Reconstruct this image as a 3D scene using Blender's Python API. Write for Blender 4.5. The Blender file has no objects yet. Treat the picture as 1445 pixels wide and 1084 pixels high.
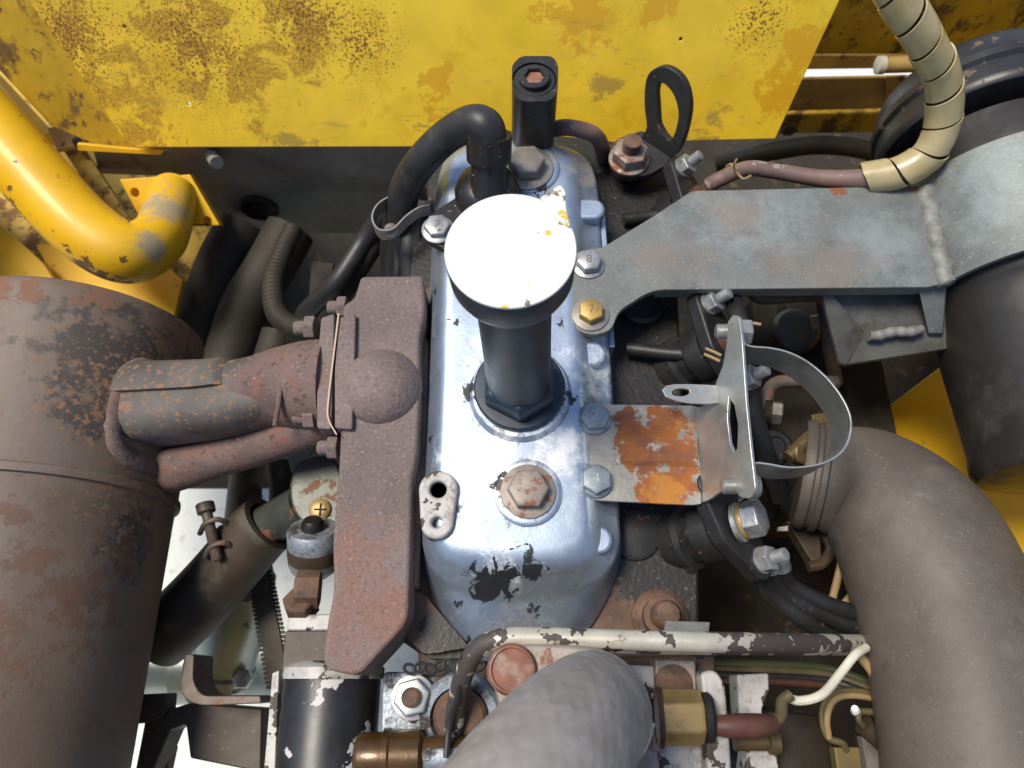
import bpy, bmesh, math, random
from mathutils import Vector as V, Matrix, noise as mnoise
R = math.radians
random.seed(7)
scn = bpy.context.scene
COL = scn.collection

# ------------------------------------------------------------------ camera, world, sun, exposure
CAM = V((0.0, 0.0, 0.65)); TILT = R(22.0); F = 1043.0
cd = bpy.data.cameras.new('camera'); cam = bpy.data.objects.new('camera', cd); COL.objects.link(cam)
cam.location = CAM; cam.rotation_euler = (TILT, 0, 0)
cd.sensor_width = 36.0; cd.lens = F / 1445.0 * 36.0; cd.clip_start = 0.02; cd.clip_end = 200.0
cd.dof.use_dof = True; cd.dof.focus_distance = 0.64; cd.dof.aperture_fstop = 7.0
scn.camera = cam
SUN_EL = R(66.0); SUN_AZ = R(285.0)            # azimuth clockwise from +Y
w = bpy.data.worlds.new('World'); scn.world = w; w.use_nodes = True
nt = w.node_tree; bg = nt.nodes['Background']; sky = nt.nodes.new('ShaderNodeTexSky')
sky.sky_type = 'NISHITA'; sky.sun_disc = False; sky.sun_elevation = SUN_EL; sky.sun_rotation = SUN_AZ
sky.air_density = 1.0; sky.dust_density = 0.8; sky.ozone_density = 1.0
nt.links.new(sky.outputs[0], bg.inputs[0]); bg.inputs[1].default_value = 0.105
sl = bpy.data.lights.new('sun', 'SUN'); sl.energy = 3.0; sl.angle = R(20.0); sl.color = (1.0, 0.91, 0.78)
sun = bpy.data.objects.new('sun', sl); COL.objects.link(sun); sun.location = (-1, -2, 4)
sd = V((math.sin(SUN_AZ) * math.cos(SUN_EL), math.cos(SUN_AZ) * math.cos(SUN_EL), math.sin(SUN_EL)))
sun.rotation_euler = sd.to_track_quat('Z', 'Y').to_euler()
scn.view_settings.view_transform = 'Standard'; scn.view_settings.look = 'None'
scn.view_settings.gamma = 1.0; scn.view_settings.exposure = 0.50; scn.view_settings.use_curve_mapping = False
scn.render.engine = 'CYCLES'

# ------------------------------------------------------------------ measuring helpers (photograph position + real height -> place)
def ray(px, py):
    dx = (px - 722.5) / F; dy = (542.0 - py) / F
    return V((dx, dy * math.cos(TILT) + math.sin(TILT), dy * math.sin(TILT) - math.cos(TILT)))
def U(px, py, z=0.0):
    d = ray(px, py); return CAM + d * ((z - CAM.z) / d.z)
def UY(px, py, y):
    d = ray(px, py); return CAM + d * (y / d.y)
def UX(px, py, x):
    d = ray(px, py); return CAM + d * (x / d.x)
def UP(px, py, p0, n):
    d = ray(px, py); return CAM + d * ((p0 - CAM).dot(n) / d.dot(n))
X3 = V((1, 0, 0)); Y3 = V((0, 1, 0)); Z3 = V((0, 0, 1))

# ------------------------------------------------------------------ materials
def mk(name, base, rough=0.5, metal=0.0, var=None, layers=(), bump=None, bump2=None, coat=0.0, rvar=0.15, sss=0.0, trans=0.0):
    m = bpy.data.materials.new(name); m.use_nodes = True
    t = m.node_tree; N = t.nodes; L = t.links; b = N['Principled BSDF']
    geo = N.new('ShaderNodeNewGeometry'); pos = geo.outputs['Position']
    def noise(scale, detail=5.0, stretch=None, rough_=0.6, off=0.0, dist=0.0):
        mp = N.new('ShaderNodeMapping'); L.new(pos, mp.inputs['Vector'])
        mp.inputs['Location'].default_value = (off, off * 1.7, off * 0.6)
        if stretch: mp.inputs['Scale'].default_value = stretch
        n = N.new('ShaderNodeTexNoise'); n.inputs['Scale'].default_value = scale
        n.inputs['Detail'].default_value = detail; n.inputs['Roughness'].default_value = rough_
        n.inputs['Distortion'].default_value = dist
        L.new(mp.outputs[0], n.inputs['Vector']); return n.outputs['Fac']
    def ramp(sock, lo, hi):
        r = N.new('ShaderNodeMapRange'); r.interpolation_type = 'SMOOTHSTEP'
        r.inputs['From Min'].default_value = lo; r.inputs['From Max'].default_value = hi
        L.new(sock, r.inputs['Value']); return r.outputs[0]
    def math_(op, a, b_):
        n = N.new('ShaderNodeMath'); n.operation = op
        for i, s in enumerate((a, b_)):
            if isinstance(s, (int, float)): n.inputs[i].default_value = s
            else: L.new(s, n.inputs[i])
        return n.outputs[0]
    def mixc(f, a, c):
        n = N.new('ShaderNodeMix'); n.data_type = 'RGBA'
        L.new(f, n.inputs['Factor'])
        for k, s in (('A', a), ('B', c)):
            i = [q for q in n.inputs if q.name == k and q.type == 'RGBA'][0]
            if isinstance(s, tuple): i.default_value = s + (1.0,)
            else: L.new(s, i)
        return [q for q in n.outputs if q.type == 'RGBA'][0]
    def mixf(f, a, c):
        n = N.new('ShaderNodeMix'); n.data_type = 'FLOAT'; L.new(f, n.inputs[0])
        for i, s in ((2, a), (3, c)):
            if isinstance(s, (int, float)): n.inputs[i].default_value = s
            else: L.new(s, n.inputs[i])
        return n.outputs[0]
    rgb = N.new('ShaderNodeRGB'); rgb.outputs[0].default_value = tuple(base) + (1.0,)
    col = rgb.outputs[0]
    rv = noise(60, 4, off=3.1); rsock = math_('ADD', rough - rvar * 0.5, math_('MULTIPLY', rv, rvar))
    msock = None
    if var:
        vs, va = var[0], var[1]
        f = ramp(noise(vs, 6, off=1.3), 0.3, 0.7)
        dark = tuple(c * (1 - va) for c in base); lite = tuple(min(1, c * (1 + va)) for c in base)
        col = mixc(f, dark, lite)
    hsum = None
    for i, ly in enumerate(layers):
        val = noise(ly['scale'], ly.get('detail', 6), ly.get('stretch'), ly.get('nr', 0.65), off=5.0 * (i + 1) + ly.get('off', 0), dist=ly.get('dist', 0.0))
        if ly.get('at'):
            mm = None
            for (p, rad) in ly['at']:
                dn = N.new('ShaderNodeVectorMath'); dn.operation = 'DISTANCE'; L.new(pos, dn.inputs[0]); dn.inputs[1].default_value = tuple(p)
                q = math_('SUBTRACT', 1.0, math_('DIVIDE', dn.outputs['Value'], rad))
                q = math_('MAXIMUM', q, 0.0)
                mm = q if mm is None else math_('MAXIMUM', mm, q)
            val = math_('ADD', math_('ADD', math_('MULTIPLY', math_('SUBTRACT', val, 0.5), ly.get('g', 2.0)), 0.5), math_('MULTIPLY', math_('SUBTRACT', mm, ly.get('o', 0.45)), ly.get('k', 0.7)))
        f = ramp(val, ly['lo'], ly['hi'])
        if ly.get('amt', 1.0) < 1.0: f = math_('MULTIPLY', f, ly['amt'])
        c2 = ly['col']
        if ly.get('cvar'):
            c2 = mixc(ramp(noise(ly['cvar'][0], 5, off=9.7 + i), 0.35, 0.65), c2, ly['cvar'][1])
        col = mixc(f, col, c2)
        if 'rough' in ly: rsock = mixf(f, rsock, ly['rough'])
        if 'metal' in ly: msock = mixf(f, metal if msock is None else msock, ly['metal'])
        if ly.get('h'):
            hh = math_('MULTIPLY', f, ly['h']); hsum = hh if hsum is None else math_('ADD', hsum, hh)
    L.new(col, b.inputs['Base Color']); L.new(rsock, b.inputs['Roughness'])
    if msock is None: b.inputs['Metallic'].default_value = metal
    else: L.new(msock, b.inputs['Metallic'])
    b.inputs['Coat Weight'].default_value = coat
    if sss: b.inputs['Subsurface Weight'].default_value = sss; b.inputs['Subsurface Radius'].default_value = (0.004, 0.003, 0.002)
    nrm = None
    for bb in (bump, bump2):
        if bb:
            bn = N.new('ShaderNodeBump'); bn.inputs['Strength'].default_value = bb[1]; bn.inputs['Distance'].default_value = bb[2]
            L.new(noise(bb[0], 4, off=7.7, rough_=0.55), bn.inputs['Height'])
            if nrm: L.new(nrm, bn.inputs['Normal'])
            nrm = bn.outputs[0]
    if hsum is not None:
        bn = N.new('ShaderNodeBump'); bn.inputs['Strength'].default_value = 0.8; bn.inputs['Distance'].default_value = 0.001
        L.new(hsum, bn.inputs['Height'])
        if nrm: L.new(nrm, bn.inputs['Normal'])
        nrm = bn.outputs[0]
    if nrm: L.new(nrm, b.inputs['Normal'])
    return m

RUST = (0.23, 0.075, 0.025); RUSTD = (0.10, 0.04, 0.018)
PY = 0.66
PN = V((0, -math.cos(R(32)), math.sin(R(32)))); PP0 = V((0, PY, -0.14))     # the yellow bulkhead panel leans back
def UB(px, py, back=0.0): return UP(px, py, PP0 - PN * back, PN)
M = {}
M['yellow_panel'] = mk('yellow_panel', (0.86, 0.57, 0.028), 0.40, var=(14, 0.10), rvar=0.2, layers=[
    dict(col=(0.74, 0.45, 0.016), scale=11, lo=0.5, hi=0.66, detail=9, nr=0.7),
    dict(col=(0.40, 0.20, 0.015), cvar=(350, (0.66, 0.42, 0.02)), scale=26, lo=0.50, hi=0.66, detail=12, rough=0.75, nr=0.75, k=0.75, g=2.6, o=0.62, dist=0.5,
         at=[(UB(80, 60), .14), (UB(270, 60), .17), (UB(420, 20), .15), (UB(180, 130), .14), (UB(350, 110), .12), (UB(200, 190), .07)]),
    dict(col=(0.22, 0.09, 0.010), scale=330, lo=0.58, hi=0.66, detail=4, rough=0.8, k=0.5, g=1.6, o=0.75,
         at=[(UB(100, 50), .20), (UB(270, 60), .21), (UB(430, 20), .18), (UB(510, 60), .12), (UB(1070, 30), .10)]),
    dict(col=(0.70, 0.36, 0.012), scale=20, lo=0.52, hi=0.58, detail=9, nr=0.7, k=0.8, g=2.2, o=0.6, amt=0.8, at=[(UB(820, 20), .10), (UB(1150, 60), .10), (UB(1120, 130), .08), (UB(610, 120), .06), (UB(930, 10), .06)]),
    dict(col=(0.30, 0.22, 0.06), scale=26, stretch=(0.30, 1, 1.6), lo=0.56, hi=0.74, detail=12, nr=0.78, amt=0.7, rough=0.7),
    dict(col=(0.17, 0.115, 0.04), scale=60, stretch=(0.4, 1, 1.5), lo=0.62, hi=0.72, detail=8, nr=0.7, amt=0.75, rough=0.8),
    dict(col=(0.22, 0.13, 0.05), scale=24, stretch=(0.6, 1, 1), lo=0.52, hi=0.72, detail=12, nr=0.78, amt=0.6, rough=0.8, k=0.55, o=0.75, g=3.0, at=[(UB(640, 205), .12), (UB(850, 120), .07), (UB(400, 180), .08), (UB(1000, 190), .08)]),
    dict(col=(0.05, 0.06, 0.05), scale=130, lo=0.765, hi=0.79, detail=2),
    ], bump=(180, 0.12, 0.001), coat=0.1)
M['yellow_dirty'] = mk('yellow_dirty', (0.52, 0.33, 0.018), 0.5, var=(12, 0.2), layers=[
    dict(col=(0.16, 0.085, 0.02), scale=22, lo=0.50, hi=0.60, detail=9, rough=0.8, nr=0.7, stretch=(1, 1, 0.6)),
    dict(col=(0.05, 0.035, 0.018), scale=60, lo=0.60, hi=0.68, detail=6, rough=0.85)], bump=(200, 0.15, 0.001))
M['yellow_tube'] = mk('yellow_tube', (0.72, 0.42, 0.008), 0.46, var=(10, 0.10), coat=0.08, layers=[
    dict(col=(0.19, 0.09, 0.015), scale=170, lo=0.70, hi=0.74, detail=5, rough=0.8),
    dict(col=(0.14, 0.075, 0.02), scale=50, lo=0.50, hi=0.58, detail=7, rough=0.8, at=[(U(60, 320, -.15), .07), (U(140, 385, -.15), .06)], k=0.7),
    dict(col=(0.33, 0.28, 0.18), scale=34, lo=0.48, hi=0.95, detail=11, nr=0.72, rough=0.55, at=[(U(238, 285, -.15), .075), (U(215, 350, -.14), .04)], k=0.9, o=0.35)], bump=(90, 0.08, 0.002))
M['tan_beam'] = mk('tan_beam', (0.42, 0.27, 0.08), 0.55, var=(18, 0.2), layers=[
    dict(col=(0.08, 0.05, 0.025), scale=40, lo=0.6, hi=0.68, detail=8, rough=0.85)], bump=(120, 0.15, 0.001))
M['silver'] = mk('silver', (0.38, 0.455, 0.56), 0.42, 0.80, var=(24, 0.12), rvar=0.25, layers=[
    dict(col=(0.32, 0.37, 0.45), scale=90, lo=0.52, hi=0.70, detail=9, nr=0.72, rough=0.5, metal=0.6, amt=0.8),
    dict(col=(0.78, 0.80, 0.81), scale=30, lo=0.45, hi=0.90, detail=11, nr=0.75, rough=0.5, metal=0.35, k=0.6, o=0.5, g=2.0,  # white patches: sky and sun glare painted into the cover colour
         at=[(U(690, 650, 0), .09), (U(790, 640, 0), .08), (U(850, 520, -.02), .07), (U(720, 800, -.02), .05), (U(690, 520, 0), .07)]),
    dict(col=(0.40, 0.36, 0.31), scale=60, lo=0.45, hi=0.85, detail=10, nr=0.75, rough=0.6, metal=0.4, k=0.6, o=0.5, at=[(U(760, 195, -.01), .10), (U(830, 230, -.02), .08)]),
    dict(col=(0.30, 0.30, 0.31), scale=190, lo=0.64, hi=0.70, detail=4, rough=0.6, amt=0.7),
    dict(col=(0.018, 0.02, 0.024), scale=62, lo=0.55, hi=0.565, detail=7, nr=0.62, rough=0.45, metal=0.0, h=-0.6, k=1.5, o=0.55, g=3.0, dist=0.8,
         at=[(U(690, 822, -.02), .040), (U(712, 815, -.02), .03), (U(745, 797, -.015), .032), (U(718, 795, -.015), .024)]),
    dict(col=(0.02, 0.022, 0.026), scale=130, lo=0.55, hi=0.565, detail=6, nr=0.6, rough=0.45, metal=0.0, h=-0.5, k=1.6, o=0.6, g=3.0, dist=0.6,
         at=[(U(668, 550, .002), .022), (U(797, 560, .002), .024), (U(712, 680, .003), .022), (U(640, 458, -.004), .015), (U(790, 462, -.004), .014), (U(822, 505, -.02), .018), (U(610, 410, -.02), .014),
             (U(600, 620, -.02), .016), (U(762, 262, .004), .022), (U(650, 850, -.04), .013), (U(755, 858, -.04), .016), (U(657, 905, -.055), .012), (U(835, 300, -.02), .012)]),
    dict(col=(0.03, 0.032, 0.035), scale=230, lo=0.725, hi=0.74, detail=2, metal=0.0),
    dict(col=(0.10, 0.085, 0.07), scale=120, lo=0.50, hi=0.80, detail=10, nr=0.75, rough=0.75, metal=0.1, k=1.0, o=0.36, g=2.2, amt=0.75, at=[(U(745, 694, .003), .044), (U(743, 238, .003), .05), (U(733, 556, .003), .068), (U(617, 715, -.01), .04), (U(838, 590, -.02), .035), (U(840, 680, -.02), .035), (U(833, 446, -.02), .04), (U(600, 480, -.05), .05), (U(594, 720, -.05), .05), (U(735, 900, -.06), .06)])], bump=(420, 0.14, 0.0008), bump2=(55, 0.10, 0.002))
M['silver_dirty'] = mk('silver_dirty', (0.27, 0.31, 0.35), 0.5, 0.5, var=(40, 0.25), layers=[
    dict(col=(0.040, 0.034, 0.030), scale=30, lo=0.46, hi=0.62, detail=12, nr=0.75, rough=0.8, metal=0.0),
    dict(col=(0.44, 0.45, 0.46), scale=240, lo=0.56, hi=0.66, detail=5, rough=0.5, metal=0.3, amt=0.7),
    dict(col=(0.16, 0.095, 0.06), scale=40, lo=0.55, hi=0.7, detail=10, nr=0.7, rough=0.8, metal=0.0, amt=0.8)], bump=(260, 0.35, 0.0014))
M['white_flaked'] = mk('white_flaked', (0.44, 0.43, 0.41), 0.55, 0.1, var=(50, 0.12), layers=[
    dict(col=(0.05, 0.036, 0.028), scale=45, lo=0.56, hi=0.575, detail=6, rough=0.6, h=-0.6, nr=0.55),
    dict(col=(0.20, 0.125, 0.085), scale=70, lo=0.50, hi=0.68, detail=11, nr=0.75, rough=0.8, amt=0.8),
    dict(col=(0.10, 0.075, 0.05), scale=16, lo=0.48, hi=0.75, detail=10, nr=0.7, rough=0.8, amt=0.7)], bump=(200, 0.3, 0.0012))
M['black_flaked'] = mk('black_flaked', (0.022, 0.023, 0.027), 0.40, var=(30, 0.3), coat=0.0, layers=[
    dict(col=(0.52, 0.50, 0.49), scale=26, lo=0.565, hi=0.575, detail=6, rough=0.55, h=0.6, nr=0.5, off=2.2)], bump=(200, 0.08, 0.001))
M['cast_rust'] = mk('cast_rust', (0.165, 0.125, 0.115), 0.78, var=(12, 0.18), layers=[
    dict(col=(0.21, 0.115, 0.085), scale=30, lo=0.40, hi=0.85, detail=12, nr=0.75, at=[(U(520, 860, -.02), .09), (U(380, 540, -.03), .09), (U(500, 780, -.02), .07)], k=0.6),
    dict(col=(0.085, 0.058, 0.052), scale=240, lo=0.52, hi=0.68, detail=6, amt=0.65),
    dict(col=(0.28, 0.22, 0.20), scale=340, lo=0.56, hi=0.68, detail=4, amt=0.8),
    dict(col=(0.42, 0.35, 0.29), scale=520, lo=0.70, hi=0.75, detail=2, amt=0.8)], bump=(230, 0.5, 0.0022), bump2=(60, 0.35, 0.003))
M['cast_pipe'] = mk('cast_pipe', (0.14, 0.092, 0.08), 0.78, var=(16, 0.2), layers=[
    dict(col=(0.20, 0.085, 0.058), scale=40, lo=0.48, hi=0.70, detail=12, nr=0.75),
    dict(col=(0.075, 0.05, 0.045), scale=150, lo=0.56, hi=0.66, detail=4),
    dict(col=(0.28, 0.24, 0.23), scale=250, lo=0.63, hi=0.7, detail=3)], bump=(210, 0.45, 0.002), bump2=(50, 0.3, 0.003))
M['muffler'] = mk('muffler', (0.155, 0.108, 0.074), 0.62, var=(7, 0.16), layers=[
    dict(col=(0.165, 0.128, 0.108), scale=5, lo=0.45, hi=0.72, detail=8, nr=0.7),
    dict(col=(0.060, 0.049, 0.041), scale=24, lo=0.48, hi=0.66, detail=12, nr=0.75, amt=0.9, at=[(U(150, 540, -.05), .13), (U(130, 480, -.03), .11), (U(240, 470, -.1), .08), (U(190, 760, -.08), .07)], k=0.7, o=0.5),
    dict(col=(0.155, 0.070, 0.038), cvar=(60, (0.12, 0.065, 0.04)), scale=44, lo=0.48, hi=0.72, detail=12, nr=0.75, rough=0.85, h=0.3, amt=0.7, at=[(U(120, 840, -.05), .13), (U(20, 730, -.01), .07), (U(5, 900, -.01), .10), (U(180, 780, -.08), .08), (U(60, 790, -.03), .07)], k=0.7, o=0.66, g=2.4),
    dict(col=(0.24, 0.13, 0.07), scale=150, lo=0.56, hi=0.60, detail=6, rough=0.85, at=[(U(150, 560, -.05), .13), (U(230, 500, -.1), .10), (U(180, 700, -.08), .12)], k=0.5, o=0.75, g=2.0),
    dict(col=(0.20, 0.10, 0.06), scale=80, lo=0.5, hi=0.60, detail=9, nr=0.7, rough=0.85, at=[(U(40, 408, 0), .03), (U(140, 422, -.03), .04), (U(250, 470, -.1), .05), (U(0, 405, 0), .03)], k=0.6, o=0.5),
    dict(col=(0.05, 0.038, 0.03), scale=12, lo=0.55, hi=0.75, detail=10, nr=0.75, amt=0.6),
    dict(col=(0.50, 0.42, 0.33), scale=420, lo=0.755, hi=0.79, detail=2)], bump=(240, 0.22, 0.0012))
M['collector'] = mk('collector', (0.095, 0.083, 0.075), 0.6, var=(20, 0.2), layers=[
    dict(col=(0.24, 0.13, 0.07), scale=160, lo=0.56, hi=0.60, detail=5, rough=0.85),
    dict(col=(0.15, 0.125, 0.125), scale=18, lo=0.5, hi=0.6, detail=5, at=[(U(245, 620, -.06), .05)], k=0.9),
    dict(col=(0.20, 0.11, 0.075), scale=40, lo=0.52, hi=0.6, detail=7, at=[(U(335, 560, -.04), .035), (U(185, 580, -.05), .02)], k=0.8)], bump=(260, 0.25, 0.0012))
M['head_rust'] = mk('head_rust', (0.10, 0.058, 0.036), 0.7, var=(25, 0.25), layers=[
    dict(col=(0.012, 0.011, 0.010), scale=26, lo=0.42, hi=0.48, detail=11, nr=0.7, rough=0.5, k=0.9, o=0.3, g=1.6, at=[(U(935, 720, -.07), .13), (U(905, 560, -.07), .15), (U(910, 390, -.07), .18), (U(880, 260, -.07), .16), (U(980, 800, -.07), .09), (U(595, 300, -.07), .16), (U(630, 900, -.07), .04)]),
    dict(col=(0.24, 0.16, 0.12), scale=150, lo=0.60, hi=0.70, detail=6, amt=0.6)], bump=(200, 0.35, 0.0016))
M['black_metal'] = mk('black_metal', (0.017, 0.017, 0.017), 0.48, var=(40, 0.3), layers=[
    dict(col=(0.13, 0.06, 0.035), scale=70, lo=0.64, hi=0.68, detail=6, rough=0.8),
    dict(col=(0.10, 0.10, 0.10), scale=160, lo=0.66, hi=0.72, detail=4, rough=0.6)], bump=(260, 0.2, 0.001))
M['block_black'] = mk('block_black', (0.020, 0.015, 0.009), 0.75, var=(20, 0.35), layers=[
    dict(col=(0.09, 0.055, 0.03), scale=40, lo=0.58, hi=0.66, detail=7, rough=0.85)], bump=(90, 0.4, 0.003))
M['blue_black'] = mk('blue_black', (0.011, 0.024, 0.040), 0.46, var=(30, 0.3), coat=0.0, layers=[
    dict(col=(0.035, 0.065, 0.10), scale=40, lo=0.52, hi=0.72, detail=11, nr=0.72, stretch=(1, 1, 0.5), rough=0.5, amt=0.8)], bump=(140, 0.12, 0.001))
M['cap_white'] = mk('cap_white', (0.86, 0.86, 0.84), 0.4, var=(40, 0.03), layers=[
    dict(col=(0.78, 0.50, 0.04), scale=70, lo=0.55, hi=0.57, detail=4, k=0.8, at=[(U(712, 434, .250), .005), (U(797, 300, .250), .010), (U(775, 330, .250), .006), (U(792, 420, .26), .006)]),
    dict(col=(0.20, 0.17, 0.12), scale=90, lo=0.60, hi=0.62, detail=4, k=0.8, at=[(U(745, 430, .250), .006), (U(800, 312, .250), .009)])])
M['cap_tab'] = mk('cap_tab', (0.80, 0.76, 0.66), 0.5, layers=[
    dict(col=(0.62, 0.42, 0.05), scale=60, lo=0.54, hi=0.58, detail=5), dict(col=(0.18, 0.14, 0.09), scale=80, lo=0.6, hi=0.63, detail=5)])
M['rubber'] = mk('rubber', (0.019, 0.019, 0.020), 0.45, var=(30, 0.3), layers=[
    dict(col=(0.07, 0.065, 0.055), scale=60, lo=0.55, hi=0.75, detail=7, rough=0.75, amt=0.6)], bump=(300, 0.1, 0.0006))
M['plastic_black'] = mk('plastic_black', (0.014, 0.013, 0.013), 0.38, var=(40, 0.2), layers=[
    dict(col=(0.5, 0.48, 0.45), scale=380, lo=0.745, hi=0.76, detail=1, rough=0.8)], bump=(200, 0.06, 0.0006))
M['hose_dusty'] = mk('hose_dusty', (0.022, 0.018, 0.011), 0.7, var=(20, 0.3), bump=(160, 0.2, 0.001))
M['hose_brown'] = mk('hose_brown', (0.050, 0.035, 0.024), 0.6, var=(12, 0.25), layers=[
    dict(col=(0.10, 0.085, 0.06), scale=20, lo=0.5, hi=0.7, detail=6)], bump=(120, 0.2, 0.001))
M['hose_grey'] = mk('hose_grey', (0.255, 0.235, 0.22), 0.55, var=(40, 0.18), layers=[
    dict(col=(0.30, 0.29, 0.295), scale=90, lo=0.45, hi=0.75, detail=10), dict(col=(0.14, 0.12, 0.11), scale=26, lo=0.52, hi=0.8, detail=10, nr=0.7, amt=0.6)], bump=(260, 0.25, 0.001))
M['intake'] = mk('intake', (0.098, 0.081, 0.067), 0.55, var=(9, 0.18), layers=[
    dict(col=(0.155, 0.135, 0.115), scale=12, lo=0.46, hi=0.78, detail=12, nr=0.75, amt=0.85), dict(col=(0.055, 0.048, 0.044), scale=22, lo=0.55, hi=0.7, detail=7, amt=0.7),
    dict(col=(0.24, 0.205, 0.165), scale=260, lo=0.55, hi=0.75, detail=6, nr=0.7, rough=0.8, amt=0.6),
    dict(col=(0.42, 0.36, 0.27), scale=460, lo=0.74, hi=0.78, detail=2, rough=0.85)], bump=(240, 0.16, 0.001))
M['canister'] = mk('canister', (0.026, 0.023, 0.020), 0.42, var=(9, 0.25), layers=[
    dict(col=(0.055, 0.048, 0.042), scale=12, lo=0.5, hi=0.7, detail=6, rough=0.6),
    dict(col=(0.38, 0.35, 0.30), scale=420, lo=0.745, hi=0.78, detail=2, rough=0.8)], bump=(160, 0.1, 0.001))
M['lid_black'] = mk('lid_black', (0.022, 0.022, 0.022), 0.38, var=(20, 0.3), layers=[
    dict(col=(0.12, 0.085, 0.06), scale=60, lo=0.60, hi=0.66, detail=6, rough=0.8),
    dict(col=(0.16, 0.06, 0.035), scale=30, lo=0.5, hi=0.54, detail=5, rough=0.8, at=[(U(1268, 185, -.05), .025)], k=0.8)], bump=(160, 0.12, 0.001))
M['grey_plate'] = mk('grey_plate', (0.165, 0.178, 0.168), 0.52, 0.25, var=(22, 0.14), rvar=0.2, layers=[
    dict(col=(0.25, 0.28, 0.275), scale=15, lo=0.40, hi=0.95, detail=12, nr=0.75, at=[(U(1060, 310, 0), .13), (U(1400, 240, .05), .14), (U(1240, 350, 0), .10)], k=0.6, o=0.4),
    dict(col=(0.225, 0.18, 0.145), scale=16, lo=0.45, hi=0.85, detail=11, nr=0.72, amt=0.7, at=[(U(1045, 300, 0), .07), (U(1160, 380, 0), .08), (U(950, 370, 0), .06)], k=0.6, o=0.4),
    dict(col=(0.085, 0.095, 0.09), scale=24, lo=0.52, hi=0.72, detail=12, nr=0.76, amt=0.75),
    dict(col=(0.40, 0.43, 0.42), scale=330, lo=0.58, hi=0.70, detail=5, amt=0.6),
    dict(col=(0.24, 0.09, 0.05), scale=90, lo=0.50, hi=0.6, detail=8, rough=0.8, k=1.2, o=0.5, at=[(U(1180, 264, 0), .022), (U(1285, 262, 0), .016)])], bump=(300, 0.25, 0.001))
M['steel_shaded'] = mk('steel_shaded', (0.10, 0.10, 0.09), 0.55, 0.2, var=(20, 0.2), layers=[dict(col=(0.05, 0.042, 0.032), scale=18, lo=0.45, hi=0.7, detail=11, nr=0.72)], bump=(260, 0.25, 0.001))  # gusset steel: shade under the arm painted in as darker colour, plus grime
M['weld'] = mk('weld', (0.20, 0.20, 0.185), 0.6, 0.15, var=(60, 0.25), bump=(180, 0.4, 0.002))
M['zinc'] = mk('zinc', (0.50, 0.51, 0.48), 0.36, 0.8, var=(40, 0.15), layers=[
    dict(col=(0.34, 0.32, 0.25), scale=24, lo=0.5, hi=0.7, detail=6, amt=0.7),
    dict(col=(0.15, 0.12, 0.08), scale=120, lo=0.64, hi=0.7, detail=5, metal=0.1, rough=0.7)], bump=(300, 0.12, 0.0006))
M['bolt_zinc'] = mk('bolt_zinc', (0.36, 0.37, 0.37), 0.42, 0.6, var=(90, 0.25), layers=[
    dict(col=(0.14, 0.10, 0.07), scale=130, lo=0.6, hi=0.68, detail=5, metal=0.0, rough=0.8)], bump=(400, 0.2, 0.0005))
M['bolt_blue'] = mk('bolt_blue', (0.26, 0.30, 0.33), 0.5, 0.4, var=(90, 0.2), bump=(400, 0.2, 0.0005))
M['bolt_rusty'] = mk('bolt_rusty', (0.28, 0.24, 0.205), 0.55, 0.35, var=(60, 0.2), layers=[
    dict(col=(0.22, 0.085, 0.05), scale=60, lo=0.52, hi=0.62, detail=6, metal=0.0, rough=0.8)], bump=(300, 0.3, 0.0007))
M['bolt_dull'] = mk('bolt_dull', (0.25, 0.23, 0.20), 0.5, 0.4, var=(60, 0.2), bump=(300, 0.2, 0.0006))
M['bolt_gold'] = mk('bolt_gold', (0.42, 0.28, 0.09), 0.5, 0.5, var=(80, 0.2), layers=[
    dict(col=(0.40, 0.35, 0.26), scale=50, lo=0.55, hi=0.65)], bump=(300, 0.2, 0.0006))
M['rust_bolt'] = mk('rust_bolt', (0.125, 0.068, 0.042), 0.75, var=(60, 0.3), layers=[dict(col=(0.05, 0.035, 0.026), scale=70, lo=0.45, hi=0.7, detail=10)], bump=(260, 0.4, 0.001))
M['red_bolt'] = mk('red_bolt', (0.22, 0.09, 0.055), 0.65, var=(60, 0.25), layers=[dict(col=(0.30, 0.22, 0.18), scale=60, lo=0.45, hi=0.7, detail=9)], bump=(260, 0.3, 0.001))
M['rust_plate'] = mk('rust_plate', (0.30, 0.29, 0.26), 0.5, 0.35, var=(30, 0.2), layers=[
    dict(col=(0.32, 0.105, 0.022), cvar=(55, (0.20, 0.075, 0.04)), scale=55, lo=0.46, hi=0.60, detail=12, metal=0.0, rough=0.85, nr=0.75, k=0.9, o=0.35, g=2.2,
         at=[(U(890, 605, 0), .032), (U(940, 600, 0), .036), (U(960, 640, 0), .030), (U(900, 640, 0), .034), (U(950, 680, 0), .030), (U(915, 690, 0), .022)]),
    dict(col=(0.42, 0.17, 0.03), scale=60, lo=0.5, hi=0.75, detail=10, nr=0.72, metal=0.0, rough=0.85, k=0.8, o=0.4, at=[(U(940, 690, 0), .034), (U(960, 595, 0), .02)])], bump=(260, 0.3, 0.0012))
M['steel_tube'] = mk('steel_tube', (0.55, 0.52, 0.43), 0.40, 0.35, var=(40, 0.12), layers=[
    dict(col=(0.06, 0.05, 0.045), scale=55, lo=0.50, hi=0.512, detail=5, nr=0.5, rough=0.6, metal=0.0, h=0.5, k=0.6, o=0.25, g=2.6,
         at=[(U(1140, 905, .01), .075), (U(1030, 907, .01), .025), (U(1100, 905, .01), .05), (U(670, 925, .01), .03), (U(660, 960, -.01), .05), (U(645, 1000, -.03), .04), (U(1200, 905, .01), .07)]),
    dict(col=(0.3, 0.26, 0.18), scale=120, lo=0.62, hi=0.68, detail=4)], bump=(300, 0.15, 0.0006))
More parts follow.
